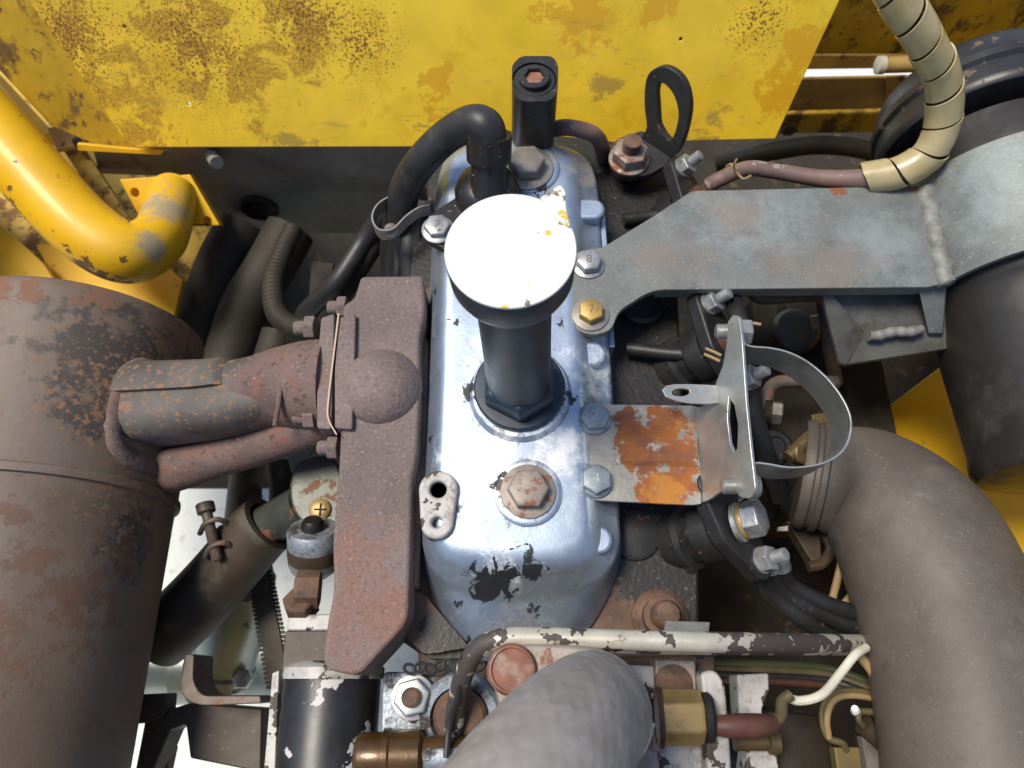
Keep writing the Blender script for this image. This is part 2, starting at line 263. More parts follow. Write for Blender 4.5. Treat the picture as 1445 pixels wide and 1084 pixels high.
M['cream'] = mk('cream', (0.46, 0.38, 0.20), 0.34, var=(30, 0.12), sss=0.25, coat=0.2, layers=[
    dict(col=(0.34, 0.25, 0.10), scale=30, lo=0.45, hi=0.7, detail=9, amt=0.7)])
M['hose_purple'] = mk('hose_purple', (0.16, 0.10, 0.085), 0.6, var=(30, 0.2), layers=[
    dict(col=(0.30, 0.25, 0.24), scale=50, lo=0.6, hi=0.66, detail=4)])
M['grey_wall'] = mk('grey_wall', (0.20, 0.195, 0.17), 0.6, var=(9, 0.2), layers=[
    dict(col=(0.12, 0.095, 0.065), scale=12, lo=0.45, hi=0.75, detail=11, nr=0.72)], bump=(90, 0.15, 0.001))
M['pump_grey'] = mk('pump_grey', (0.065, 0.072, 0.064), 0.4, 0.25, var=(40, 0.15), layers=[
    dict(col=(0.17, 0.085, 0.045), scale=36, lo=0.56, hi=0.6, detail=7, rough=0.8, metal=0.0)], bump=(260, 0.12, 0.0008))
M['pale_metal'] = mk('pale_metal', (0.30, 0.34, 0.31), 0.32, 0.6, var=(12, 0.15), layers=[
    dict(col=(0.03, 0.03, 0.028), scale=26, lo=0.6, hi=0.66, detail=5, metal=0.0)])
M['brown_beam'] = mk('brown_beam', (0.055, 0.038, 0.024), 0.55, var=(20, 0.25), layers=[
    dict(col=(0.20, 0.14, 0.10), scale=120, lo=0.64, hi=0.7, detail=5)], bump=(200, 0.2, 0.001))
M['angle_steel'] = mk('angle_steel', (0.125, 0.095, 0.078), 0.55, 0.2, var=(50, 0.25), layers=[
    dict(col=(0.22, 0.10, 0.06), scale=60, lo=0.56, hi=0.64, detail=6, rough=0.8, metal=0.0)], bump=(260, 0.25, 0.001))
M['brass'] = mk('brass', (0.42, 0.29, 0.12), 0.48, 0.45, var=(30, 0.15), layers=[
    dict(col=(0.26, 0.17, 0.08), scale=30, lo=0.55, hi=0.7, detail=6)], bump=(200, 0.12, 0.0008))
M['brass_dark'] = mk('brass_dark', (0.13, 0.09, 0.04), 0.5, 0.45, var=(30, 0.2), bump=(200, 0.12, 0.0008))
M['bronze_fitting'] = mk('bronze_fitting', (0.09, 0.045, 0.012), 0.35, 0.35, var=(30, 0.3), coat=0.2, bump=(200, 0.15, 0.001))
M['copper_boot'] = mk('copper_boot', (0.09, 0.036, 0.025), 0.5, var=(40, 0.25), bump=(200, 0.2, 0.0008))
M['wire_white'] = mk('wire_white', (0.62, 0.60, 0.48), 0.45, var=(30, 0.15))
M['wire_tan'] = mk('wire_tan', (0.25, 0.17, 0.08), 0.5, var=(30, 0.2))
M['wire_olive'] = mk('wire_olive', (0.10, 0.08, 0.035), 0.5, var=(30, 0.2))
M['wire_green'] = mk('wire_green', (0.05, 0.06, 0.025), 0.5)
M['connector'] = mk('connector', (0.13, 0.095, 0.035), 0.5, var=(30, 0.15))
M['gasket'] = mk('gasket', (0.50, 0.36, 0.24), 0.6)
M['hole'] = mk('hole', (0.012, 0.010, 0.008), 0.8)
M['gravel'] = mk('gravel', (0.66, 0.68, 0.65), 0.85, var=(3, 0.06), layers=[
    dict(col=(0.45, 0.46, 0.43), scale=30, lo=0.55, hi=0.7, detail=8, amt=0.7)], bump=(40, 0.3, 0.01))
M['yellow_chip'] = mk('yellow_chip', (0.75, 0.42, 0.01), 0.4)
M['mark'] = mk('mark', (0.42, 0.43, 0.42), 0.5, 0.5)
M['mark_dark'] = mk('mark_dark', (0.16, 0.13, 0.08), 0.6, 0.2)

# ------------------------------------------------------------------ geometry helpers: each returns (verts, faces) in world space
def frame(axis, up=None):
    a = axis.normalized(); u = up or (Z3 if abs(a.z) < 0.9 else Y3)
    x = u.cross(a).normalized(); y = a.cross(x); return x, y, a
def lathe(o, axis, prof, seg=32, up=None, rot=0.0, sx=1.0, sy=1.0):
    x, y, a = frame(axis, up); vs = []; fs = []
    for (r, h) in prof:
        for k in range(seg):
            t = 2 * math.pi * k / seg + rot
            vs.append(o + x * (r * sx * math.cos(t)) + y * (r * sy * math.sin(t)) + a * h)
    n = len(prof)
    for i in range(n - 1):
        for k in range(seg):
            k2 = (k + 1) % seg
            fs.append((i * seg + k, i * seg + k2, (i + 1) * seg + k2, (i + 1) * seg + k))
    fs.append(tuple(reversed(range(seg)))); fs.append(tuple(range((n - 1) * seg, n * seg)))
    return vs, fs
def hexa(o, axis, rc, h, up=None, rot=0.0, ch=0.12):
    return lathe(o, axis, [(rc, 0), (rc, h * (1 - ch)), (rc * 0.93, h * (1 - ch * 0.35)), (rc * 0.84, h)], 6, up, rot)
def spline(pts, sub=8):
    if len(pts) < 3: return list(pts)
    P = [pts[0] * 2 - pts[1]] + list(pts) + [pts[-1] * 2 - pts[-2]]; out = []
    for i in range(1, len(P) - 2):
        p0, p1, p2, p3 = P[i - 1:i + 3]
        for k in range(sub):
            t = k / sub
            out.append(0.5 * ((2 * p1) + (p2 - p0) * t + (2 * p0 - 5 * p1 + 4 * p2 - p3) * t * t + (3 * p1 - p0 - 3 * p2 + p3) * t ** 3))
    out.append(P[-2].copy()); return out
def tube(pts, rad, seg=16, sub=8, smooth=True, rfun=None, sy=1.0, hollow=0.0):
    pts = [p.copy() for p in pts]
    n0 = len(pts); rads = rad if isinstance(rad, (list, tuple)) else [rad] * n0
    if smooth and n0 > 2:
        rp = spline([V((r, i, 0)) for i, r in enumerate(rads)], sub); path = spline(pts, sub); rr = [q.x for q in rp]
    else: path = pts; rr = list(rads)
    n = len(path); vs = []; fs = []
    tan = [(path[min(i + 1, n - 1)] - path[max(i - 1, 0)]).normalized() for i in range(n)]
    x = (Z3 if abs(tan[0].z) < 0.9 else Y3).cross(tan[0]).normalized()
    rings = []
    for i in range(n):
        x = (x - tan[i] * x.dot(tan[i])).normalized(); y = tan[i].cross(x)
        rings.append((path[i], x.copy(), y, rr[i], tan[i]))
    if hollow:
        p, xx, yy, r_, t_ = rings[-1]; rings.append((p, xx, yy, r_ * (1 - hollow), t_)); rings.append((p - t_ * r_ * 0.8, xx, yy, r_ * (1 - hollow), t_))
    for i, (p, xx, yy, r_, t_) in enumerate(rings):
        for k in range(seg):
            t = 2 * math.pi * k / seg; q = r_ * (rfun(i, t) if rfun else 1.0)
            vs.append(p + xx * (q * math.cos(t)) + yy * (q * sy * math.sin(t)))
    for i in range(len(rings) - 1):
        for k in range(seg):
            k2 = (k + 1) % seg; fs.append((i * seg + k, i * seg + k2, (i + 1) * seg + k2, (i + 1) * seg + k))
    m = len(rings); fs.append(tuple(reversed(range(seg)))); fs.append(tuple(range((m - 1) * seg, m * seg)))
    return vs, fs
def rnd(pts, r, n=5):
    out = []; k = len(pts)
    rs = r if isinstance(r, (list, tuple)) else [r] * k
    for i in range(k):
        p, a, b = pts[i], pts[i - 1], pts[(i + 1) % k]
        da, db = (a - p), (b - p); q = min(rs[i], da.length * 0.48, db.length * 0.48)
        if q < 1e-5: out.append(p.copy()); continue
        s, e = p + da.normalized() * q, p + db.normalized() * q
        for j in range(n + 1):
            t = j / n; out.append(s * (1 - t) ** 2 + p * 2 * t * (1 - t) + e * t * t)
    return out
def prism(poly, vec):
    n = len(poly); vs = [p.copy() for p in poly] + [p + vec for p in poly]
    fs = [tuple(reversed(range(n))), tuple(range(n, 2 * n))]
    for i in range(n): j = (i + 1) % n; fs.append((i, j, n + j, n + i))
    return vs, fs
def ringplate(outer, inner, vec):
    n = len(outer); vs = [p.copy() for p in outer] + [p.copy() for p in inner] + [p + vec for p in outer] + [p + vec for p in inner]; fs = []
    for i in range(n):
        j = (i + 1) % n
        fs += [(i, n + i, n + j, j), (2 * n + i, 2 * n + j, 3 * n + j, 3 * n + i), (i, j, 2 * n + j, 2 * n + i), (n + i, 3 * n + i, 3 * n + j, n + j)]
    return vs, fs
def loft(rings, cap0=True, cap1=True):
    n = len(rings[0]); vs = [p.copy() for r in rings for p in r]; fs = []
    for i in range(len(rings) - 1):
        for k in range(n):
            j = (k + 1) % n; fs.append((i * n + k, i * n + j, (i + 1) * n + j, (i + 1) * n + k))
    if cap0: fs.append(tuple(reversed(range(n))))
    if cap1: fs.append(tuple(range((len(rings) - 1) * n, len(rings) * n)))
    return vs, fs
def chaikin(pts, it=3):
    for _ in range(it):
        o = []
        for i, p in enumerate(pts):
            q = pts[(i + 1) % len(pts)]; o += [p * 0.75 + q * 0.25, p * 0.25 + q * 0.75]
        pts = o
    return pts
def ribbon(path, wvecs, thick):
    # strip that follows path, wide along wvecs, thick along the path's own normal
    n = len(path); vs = []; fs = []
    wv = wvecs if isinstance(wvecs, list) else [wvecs] * n
    for i in range(n):
        t = (path[min(i + 1, n - 1)] - path[max(i - 1, 0)]).normalized(); nn = t.cross(wv[i]).normalized() * thick
        p = path[i]; vs += [p, p + wv[i], p + wv[i] + nn, p + nn]
    for i in range(n - 1):
        for k in range(4):
            j = (k + 1) % 4; fs.append((4 * i + k, 4 * i + j, 4 * i + 4 + j, 4 * i + 4 + k))
    fs.append((3, 2, 1, 0)); e = 4 * (n - 1); fs.append((e, e + 1, e + 2, e + 3)); return vs, fs
def box(c, sx, sy, sz, x=X3, y=Y3, z=Z3):
    pts = [c + x * (a * sx / 2) + y * (b * sy / 2) for a, b in ((-1, -1), (1, -1), (1, 1), (-1, 1))]
    return prism([p - z * (sz / 2) for p in pts], z * sz)
def circ(c, r, n=32, x=X3, y=Y3, ph=0.0):
    return [c + x * (r * math.cos(2 * math.pi * k / n + ph)) + y * (r * math.sin(2 * math.pi * k / n + ph)) for k in range(n)]
def thread(r, l, pitch=0.00125):
    out = [(r * 0.86, 0)]; h = 0.0
    while h < l - pitch:
        out += [(r * 0.86, h), (r, h + pitch * 0.5)]; h += pitch
    out += [(r * 0.86, h), (r * 0.7, l)]; return out

# ------------------------------------------------------------------ object helpers
def thing(name, label, cat, loc, group=None):
    o = bpy.data.objects.new(name, None); COL.objects.link(o); o.location = loc; o.empty_display_size = 0.02
    o['label'] = label; o['category'] = cat
    if group: o['group'] = group
    return o
def part(name, geos, mat, parent=None, bevel=0.0, ang=35, label=None, seg=2, kind=None):
    if isinstance(geos, tuple): geos = [geos]
    off = V((0, 0, 0)); q = parent
    while q is not None: off += q.location; q = q.parent
    vs = []; fs = []
    for (a, b) in geos:
        o = len(vs); vs += [p - off for p in a]; fs += [tuple(i + o for i in f) for f in b]
    me = bpy.data.meshes.new(name); me.from_pydata([tuple(p) for p in vs], [], fs)
    bm = bmesh.new(); bm.from_mesh(me); bmesh.ops.recalc_face_normals(bm, faces=bm.faces); bm.to_mesh(me); bm.free()
    me.shade_smooth(); me.set_sharp_from_angle(angle=R(ang))
    me.materials.append(M[mat] if isinstance(mat, str) else mat)
    o = bpy.data.objects.new(name, me); COL.objects.link(o)
    if parent: o.parent = parent
    if bevel:
        b = o.modifiers.new('bevel', 'BEVEL'); b.width = bevel; b.segments = seg; b.limit_method = 'ANGLE'; b.angle_limit = R(32); b.harden_normals = True
    if label: o['label'] = label
    if kind: o['kind'] = kind
    return o
def single(name, geos, mat, label, cat, group=None, **k):
    o = part(name, geos, mat, None, **k); o['label'] = label; o['category'] = cat
    # origin at the mesh's base centre
    me = o.data; n = len(me.vertices); c = sum((v.co for v in me.vertices), V()) / n; c.z = min(v.co.z for v in me.vertices)
    for v in me.vertices: v.co -= c
    o.location = c
    if group: o['group'] = group
    return o
def cut(o, cutters):
    for cg in cutters:
        me = bpy.data.meshes.new('cutter'); off = V((0, 0, 0)); q = o
        while q is not None: off += q.location; q = q.parent
        me.from_pydata([tuple(p - off) for p in cg[0]], [], cg[1])
        bm = bmesh.new(); bm.from_mesh(me); bmesh.ops.recalc_face_normals(bm, faces=bm.faces); bm.to_mesh(me); bm.free()
        c = bpy.data.objects.new('cutter', me); COL.objects.link(c)
        if o.parent: c.parent = o.parent
        m = o.modifiers.new('cut', 'BOOLEAN'); m.object = c; m.solver = 'EXACT'
        while o.modifiers[0] != m: o.modifiers.move(len(o.modifiers) - 1, 0) if False else o.modifiers.move(o.modifiers.find('cut'), 0)
        saved = [(b.width, b.segments) for b in o.modifiers if b.type == 'BEVEL']
        for b in list(o.modifiers):
            if b.type == 'BEVEL': o.modifiers.remove(b)
        bpy.context.view_layer.update()
        dg = bpy.context.evaluated_depsgraph_get(); nm = bpy.data.meshes.new_from_object(o.evaluated_get(dg))
        o.modifiers.clear(); old = o.data; o.data = nm; nm.name = old.name; bpy.data.meshes.remove(old)
        nm.shade_smooth(); nm.set_sharp_from_angle(angle=R(35))
        bpy.data.objects.remove(c); bpy.data.meshes.remove(me)
        for (wd, sg) in saved:
            b = o.modifiers.new('bevel', 'BEVEL'); b.width = wd; b.segments = sg; b.limit_method = 'ANGLE'; b.angle_limit = R(32); b.harden_normals = True
def bolt(parent, o, rc, h, mat, axis=Z3, wr=0, wh=0.0022, wmat=None, rot=0.3, mark=None, mmat='mark', flange=0, up=None, name='bolt'):
    b = part(name, hexa(o + axis * wh, axis, rc, h, up, rot), mat, parent, bevel=rc * 0.05)
    if wr: part('washer', lathe(o, axis, [(wr * 0.97, 0), (wr, wh * 0.3), (wr, wh * 0.8), (wr * 0.96, wh)], 36), wmat or mat, parent)
    if flange: part('bolt_flange', lathe(o + axis * (wh - 0.001), axis, [(flange, 0), (flange, 0.002), (rc * 0.95, 0.004)], 36), mat, parent)
    if mark:
        c = bpy.data.curves.new('mark', 'FONT'); c.body = mark; c.size = rc * 0.95; c.extrude = 0.0002; c.align_x = 'CENTER'; c.align_y = 'CENTER'
        t = bpy.data.objects.new('mark', c); COL.objects.link(t); bpy.context.view_layer.update()
        me = bpy.data.meshes.new_from_object(t.evaluated_get(bpy.context.evaluated_depsgraph_get())); bpy.data.objects.remove(t); bpy.data.curves.remove(c)
        me.materials.clear(); me.materials.append(M[mmat]); ob = bpy.data.objects.new('stamped_mark', me); COL.objects.link(ob); ob.parent = b
        base = V((0, 0, 0)); q = parent
        while q is not None: base += q.location; q = q.parent
        ob.location = o + axis * (wh + h + 0.0001) - base
    return b
def nutstud(parent, o, axis, rc, hn, rs, hs, nmat='bolt_zinc', smat='bolt_zinc', wr=0, rot=0.2, wmat=None):
    if wr: part('washer', lathe(o, axis, [(wr, 0), (wr, 0.002), (wr * 0.95, 0.0024)], 32), wmat or nmat, parent); o = o + axis * 0.0024
    part('nut', hexa(o, axis, rc, hn, None, rot), nmat, parent, bevel=rc * 0.05)
    part('stud', lathe(o, axis, [(rs, 0), (rs, hn)] + [(r, hn + h) for r, h in thread(rs, hs)[1:]], 18), smat, parent)

# ================================================================== SETTING
gr = part('ground', prism([V((-60, -60, -1.10)), V((60, -60, -1.10)), V((60, 60, -1.10)), V((-60, 60, -1.10))], V((0, 0, -0.05))), 'gravel'); gr['kind'] = 'structure'

#@SECTION panels
# yellow bulkhead panel
t = thing('bulkhead_panel', 'large rust-stained yellow steel panel standing behind the engine', 'panel', V((0, PY, -0.14)))
p = [UB(40, 0), UB(170, 190), UB(192, 208), UB(640, 207), UB(1094, 196), UB(1185, 0)]
tl = UB(-110, -212); tr = UB(1282, -212)
pl = part('panel_sheet', prism([tl, p[0]] + p[1:5] + [p[5], tr], -PN * 0.004), 'yellow_panel', t, bevel=0.001)
for x, y in ((170, 40), (262, 150), (963, 58)): part('hole_blackout', lathe(UB(x, y, 0.010), PN, [(0.006, 0), (0.006, 0.003)], 12), 'hole', t)  # dark discs added behind the holes to stop light showing through
cut(pl, [lathe(UB(x, y, -0.01), -PN, [(0.0022, 0), (0.0022, 0.03)], 12) for x, y in ((170, 40), (262, 150), (963, 58))])
part('return_flange', prism([p[2] - PN * .0045, p[3] - PN * .0045, p[4] - PN * .0045, p[4] - PN * .0045 + V((0, .006, .010)), p[3] - PN * .0045 + V((0, .006, .010)), p[2] - PN * .0045 + V((0, .006, .010))], V((0, 0.03, 0))), 'yellow_dirty', t)

# side panel seen left of it, set back
QY = 0.70
t = thing('dark_bulkhead', 'dirt-streaked dark yellow panel at the left edge of the large yellow panel', 'panel', V((-0.6, QY, -0.15)))
q = [UB(-150, -120, 0.03), UB(-150, 60, 0.03), UB(0, 100, 0.03), UB(72, 178, 0.03), UB(140, 206, 0.03), UB(232, 213, 0.03), UB(232, 150, 0.03), UB(120, -120, 0.03)]
part('panel_sheet', prism(q, -PN * 0.005), 'yellow_dirty', t, bevel=0.001)
s = [UB(108, 203, 0.02), UB(180, 210, 0.02), UB(232, 212, 0.02), UB(226, 219, 0.02), UB(110, 213, 0.02)]
part('edge_strip', prism(s, -PN * 0.008), 'yellow_tube', t, bevel=0.001)

# grey chassis wall
WY = 0.685
t = thing('chassis_wall', 'dull grey steel chassis wall with a round plug below the yellow panel', 'chassis wall', V((-0.25, WY, -0.4)))
ww = [UY(215, 200, WY), UY(240, 214, WY), UY(322, 329, WY), UY(600, 331, WY), UY(700, 331, WY), UY(700, 180, WY)]
part('wall_plate', prism(ww, V((0, 0.012, 0))), 'grey_wall', t, bevel=0.002)
ps = UY(366, 292, WY); part('round_plug', lathe(ps, -Y3, [(0.030, 0), (0.030, 0.004), (0.026, 0.008), (0.021, 0.008), (0.020, 0.004), (0.013, 0.004), (0.012, 0.010)], 28), 'block_black', t)
part('pipe_stub', tube([UY(298, 218, WY), UY(300, 222, WY - 0.02), UY(306, 230, WY - 0.035)], 0.009, 14), 'grey_wall', t)
part('lower_flange', prism([UY(130, 205, WY + .02), UY(255, 215, WY + .02), UY(270, 250, WY + .02), UY(140, 245, WY + .02)], V((0, 0.01, 0))), 'grey_wall', t)

# yellow frame tube with flange, at left
t = thing('frame_tube', 'thick bent yellow steel tube ending in a square bolted flange', 'tube', U(60, 300, -0.15))
path = [U(246, 272, -0.20), U(238, 300, -0.19), U(222, 338, -0.17), U(180, 357, -0.15), U(125, 328, -0.135), U(60, 262, -0.115), U(-20, 170, -0.09), U(-120, 50, -0.06), U(-200, -50, -0.04)]
part('tube', tube(path, [0.031, 0.032, 0.035, 0.039, 0.041, 0.042, 0.042, 0.042, 0.042], 28, 10), 'yellow_tube', t)
fn = V((-0.05, -0.55, 0.83)).normalized(); f0 = U(240, 285, -0.205)
fl = [UP(x, y, f0, fn) for x, y in ((168, 253), (268, 246), (310, 318), (205, 322))]
fp = part('flange_plate', prism(fl, -fn * 0.014), 'yellow_tube', t, bevel=0.0015)
cut(fp, [lathe(UP(x, y, f0, fn) - fn * 0.012, fn, [(0.006, 0), (0.006, 0.03)], 16) for x, y in ((190, 272), (262, 270), (292, 312))])
part('weld_ring', lathe(UP(243, 282, f0, fn), fn, [(0.035, -0.001), (0.036, 0.003), (0.032, 0.007)], 28), 'yellow_tube', t)

t = thing('side_rail', 'flat yellow rail beside the thick yellow tube, with a bent clip', 'rail', U(40, 150, -0.2))
part('rail_bar', prism([U(-60, 40, -0.17), U(-60, 90, -0.17), U(58, 200, -0.20), U(72, 182, -0.20)], V((0.0, 0.0, -0.02))), 'yellow_tube', t, bevel=0.0015)
part('lower_bar', prism([U(88, 210, -0.22), U(112, 198, -0.22), U(192, 322, -0.24), U(168, 335, -0.24)], V((0, 0, -0.02))), 'yellow_dirty', t, bevel=0.0015)
part('clip', [prism([U(66, 180, -0.19), U(84, 178, -0.19), U(118, 176, -0.20), U(130, 192, -0.20), U(112, 205, -0.20), U(80, 212, -0.20)], V((0, 0, -0.006)))], 'tan_beam', t, bevel=0.001)
part('rivet', lathe(U(108, 199, -0.195), Z3, [(0.006, -0.01), (0.006, 0.001), (0.004, 0.003)], 16), 'block_black', t)
t = thing('body_side', 'bright yellow bodywork below the thick yellow tube, above the muffler', 'bodywork', U(60, 400, -0.4))
part('side_sheet', prism([U(-160, 180, -.22), U(-160, 430, -.24), U(100, 430, -.24), U(60, 370, -.24), U(-40, 280, -.24)], V((0, 0, -0.01))), 'yellow_tube', t, bevel=0.002)
part('inner_sheet', prism([U(50, 345, -.27), U(90, 420, -.27), U(240, 470, -.27), U(258, 395, -.27), U(190, 335, -.27)], V((0, 0, -0.01))), 'yellow_tube', t, bevel=0.002)
part('lower_sheet', prism([U(-250, 0, -.33), U(-250, 520, -.33), U(262, 520, -.33), U(330, 200, -.33), U(160, 130, -.33)], V((0, 0, -0.01))), 'yellow_dirty', t)
part('end_sheet', prism([U(290, 488, -.33), U(310, 488, -.33), U(300, 520, -.33), U(280, 520, -.33)], V((0, 0, -0.01))), 'yellow_tube', t)

# yellow wall on the right, below the air cleaner
t = thing('right_bodywork', 'orange-yellow body sheet under the black air cleaner', 'bodywork', U(1350, 620, -0.3))
rw = [U(1248, 578, -.30), U(1335, 512, -.29), U(1480, 440, -.28), U(1700, 480, -.26), U(1700, 900, -.26), U(1420, 860, -.28), U(1250, 680, -.30)]
part('body_sheet', prism(rw, V((0, 0, -0.006))), 'yellow_tube', t, bevel=0.002)

# rear right corner: rusty wall, tan beam, rod
RY = 0.86
t = thing('rear_wall', 'heavily soiled yellow rear wall behind the spiral-wrapped hose', 'panel', V((0.6, RY, -0.1)))
part('wall_sheet', prism([UY(1100, -150, RY), UY(1130, 92, RY), UY(1450, 92, RY), UY(1750, 90, RY), UY(1750, -150, RY)], V((0, 0.008, 0))), 'yellow_dirty', t)
part('lip', prism([UY(1120, 78, RY - .02), UY(1250, 78, RY - .02), UY(1330, 78, RY - .02), UY(1330, 96, RY - .02), UY(1120, 99, RY - .02)], V((0, 0.004, 0))), 'tan_beam', t, bevel=0.002)
t = thing('cross_beam', 'tan painted cross beam behind the yellow panel, with a rod clamped above', 'beam', V((0.5, .8, -0.3)))
BY = 0.80
part('beam', prism([UY(1090, 112, BY), UY(1400, 106, BY), UY(1400, 150, BY), UY(1090, 158, BY)], V((0, 0.005, 0))), 'tan_beam', t, bevel=0.003)
part('lower_lip', prism([UY(1060, 164, BY), UY(1400, 158, BY), UY(1400, 185, BY), UY(1060, 190, BY)], V((0, 0.03, 0))), 'yellow_dirty', t, bevel=0.002)
part('rod', tube([UY(1238, 92, BY - .01), UY(1300, 90, BY - .01)], 0.011, 18), 'tan_beam', t)
part('rod_end', lathe(UY(1242, 92, BY - .01), -X3, [(0.012, -.005), (0.012, 0.004), (0.008, 0.006)], 18), 'wire_white', t)
part('tab', prism([UY(1250, 110, BY - .006), UY(1275, 108, BY - .006), UY(1275, 140, BY - .006), UY(1250, 142, BY - .006)], V((0, 0.004, 0))), 'tan_beam', t, bevel=0.001)
part('rubber_foot', lathe(UY(1284, 122, BY), -Y3, [(0.020, 0), (0.020, 0.006), (0.012, 0.010)], 24), 'rubber', t)
part('bolt', hexa(UY(1113, 178, BY), -Y3, 0.013, 0.01), 'rust_bolt', t)
single('rear_conduit', tube([UY(1010, 232, .76), UY(1090, 214, .76), UY(1160, 205, .76), UY(1230, 214, .76), UY(1290, 240, .76)], 0.014, 16, 10), 'hose_dusty', 'dark corrugated conduit arching under the tan cross beam', 'conduit')

# dark floor pan of the bay (leaves the front left open to the ground)
fp = part('floor_pan', [prism([V((0.95, 0.30, -.55)), V((0.95, 1.09, -.55)), V((-0.95, 1.09, -.55)), V((-0.95, 0.30, -.55))], V((0, 0, -.01))),
                        prism([V((0.10, -0.4, -.50)), V((0.95, -0.4, -.50)), V((0.95, 0.299, -.50)), V((0.10, 0.299, -.50))], V((0, 0, -.01)))], 'block_black')
fp['kind'] = 'structure'
for nm, a_, b_, z0, z1 in (('shade_wall_right', V((0.80, -0.50, 0)), V((0.80, 1.0, 0)), -.55, 0.16), ('shade_wall_left', V((-0.80, -0.50, 0)), V((-0.80, 0.72, 0)), -.20, 0.10), ('shade_wall_front', V((-0.80, -0.5, 0)), V((0.80, -0.5, 0)), -.55, 0.16)):  # unseen walls added around the bay to cut skylight from the sides
    bw = part(nm, prism([a_ + Z3 * z0, b_ + Z3 * z0, b_ + Z3 * z1, a_ + Z3 * z1], V((0.01, 0, 0)) if 'front' not in nm else V((0, 0.01, 0))), 'yellow_dirty'); bw['kind'] = 'structure'

#@SECTION engine
# engine block and cylinder head
t = thing('engine_block', 'black engine block and rust-stained cylinder head beneath the silver valve cover', 'engine', V((0.02, 0.3, -0.55)))
hd = [U(598, 190, -.075), U(575, 420, -.075), U(560, 900, -.075), U(610, 935, -.075), U(985, 930, -.075), U(985, 800, -.075), U(962, 560, -.075), U(948, 250, -.075), U(930, 210, -.075), U(700, 185, -.075)]
part('cylinder_head', prism([p + V((0, 0, 0.006)) for p in hd], V((0, 0, -0.10))), 'head_rust', t, bevel=0.004)
part('block', prism([V((-0.10, 0.02, -.18)), V((0.17, 0.02, -.18)), V((0.16, 0.60, -.18)), V((-0.10, 0.60, -.18))], V((0, 0, -0.36))), 'block_black', t, bevel=0.01)
part('head_stud', [lathe(U(930, 872, -.069), Z3, [(0.026, 0), (0.026, 0.006), (0.022, 0.010), (0.018, 0.011), (0.018, 0.024), (0.013, 0.026), (0.0125, 0.040), (0.010, 0.044), (0.004, 0.046)], 28)], 'rust_bolt', t)
part('core_plug', lathe(U(895, 756, -.069), Z3, [(0.024, 0), (0.024, 0.004), (0.020, 0.006)], 28), 'black_metal', t)
part('core_plug', lathe(U(905, 430, -.069), Z3, [(0.026, 0), (0.026, 0.006), (0.021, 0.008), (0.02, .004)], 28), 'black_metal', t)
part('port_flange', prism(rnd([U(585, 835, -.068), U(600, 840, -.068), U(665, 915, -.068), U(600, 925, -.068), U(575, 900, -.068)], 0.006), V((0, 0, 0.012))), 'head_rust', t, bevel=0.002)
part('front_face', prism([U(590, 915, -.07), U(700, 940, -.07), U(1010, 915, -.07), U(1010, 960, -.07), U(590, 962, -.07)], V((0, 0, -0.12))), 'head_rust', t, bevel=0.003)
single('paint_chip', prism([U(583, 792, -.055), U(592, 790, -.055), U(593, 806, -.055), U(585, 808, -.055)], V((0, 0, 0.004))), 'yellow_chip', 'small bright yellow chip lodged between manifold and silver cover', 'paint chip', bevel=0.001)

# valve cover
t = thing('valve_cover', 'chipped silver valve cover with two large bolts on top of the engine', 'valve cover', U(735, 560, -.069))
def ring(z, pts): return [U(x, y, z) for x, y in pts]
top_ = [(655, 215), (636, 245), (634, 340), (630, 560), (624, 700), (622, 738), (640, 768), (735, 774), (805, 770), (826, 742), (822, 700), (812, 520), (802, 340), (800, 245), (785, 216), (720, 205)]
top2 = [(648, 206), (628, 240), (626, 340), (621, 560), (614, 705), (610, 752), (636, 790), (735, 798), (822, 792), (838, 752), (832, 700), (822, 520), (812, 340), (812, 240), (796, 206), (720, 196)]
mid_ = [(642, 204), (620, 238), (617, 340), (611, 560), (604, 710), (600, 775), (632, 817), (735, 827), (835, 815), (862, 772), (852, 705), (838, 520), (826, 340), (828, 236), (806, 205), (720, 196)]
shf_ = [(640, 207), (617, 242), (613, 340), (606, 560), (598, 710), (594, 788), (636, 834), (735, 844), (834, 832), (878, 786), (872, 708), (862, 520), (848, 340), (843, 242), (812, 207), (720, 198)]
low_ = [(640, 222), (615, 250), (611, 345), (605, 560), (598, 710), (596, 797), (648, 888), (735, 900), (816, 880), (874, 796), (870, 708), (860, 520), (846, 345), (842, 250), (810, 222), (720, 214)]
flg_ = [(640, 228), (614, 256), (609, 348), (602, 560), (594, 712), (592, 808), (652, 930), (735, 940), (818, 918), (879, 806), (874, 712), (864, 520), (850, 348), (845, 256), (812, 228), (720, 220)]
def C(r): return chaikin(r, 3)
avg = lambda a_, b_, k: [(p_[0] * (1 - k) + q_[0] * k, p_[1] * (1 - k) + q_[1] * k) for p_, q_ in zip(a_, b_)]
rings = [C(ring(-.069, flg_)), C(ring(-.066, flg_)), C(ring(-.062, avg(low_, flg_, .75))), C(ring(-.053, avg(low_, flg_, .35))), C(ring(-.043, avg(shf_, low_, .75))), C(ring(-.034, avg(shf_, low_, .25))), C(ring(-.029, shf_)), C(ring(-.0255, avg(shf_, mid_, .25))), C(ring(-.021, mid_)), C(ring(-.010, [((a[0] + b[0]) / 2, (a[1] + b[1]) / 2) for a, b in zip(mid_, top2)])), C(ring(-.004, top2)), C(ring(-.001, [((a[0] + b[0]) / 2, (a[1] + b[1]) / 2) for a, b in zip(top2, top_)])), C(ring(0, top_))]
cx = sum((p for p in rings[-1]), V()) / len(rings[-1])
rings.append([cx + (p - cx) * 0.9 + V((0, 0, 0.0003)) for p in rings[-1]])
cv = part('cover_shell', loft(rings), 'silver', t, ang=70)
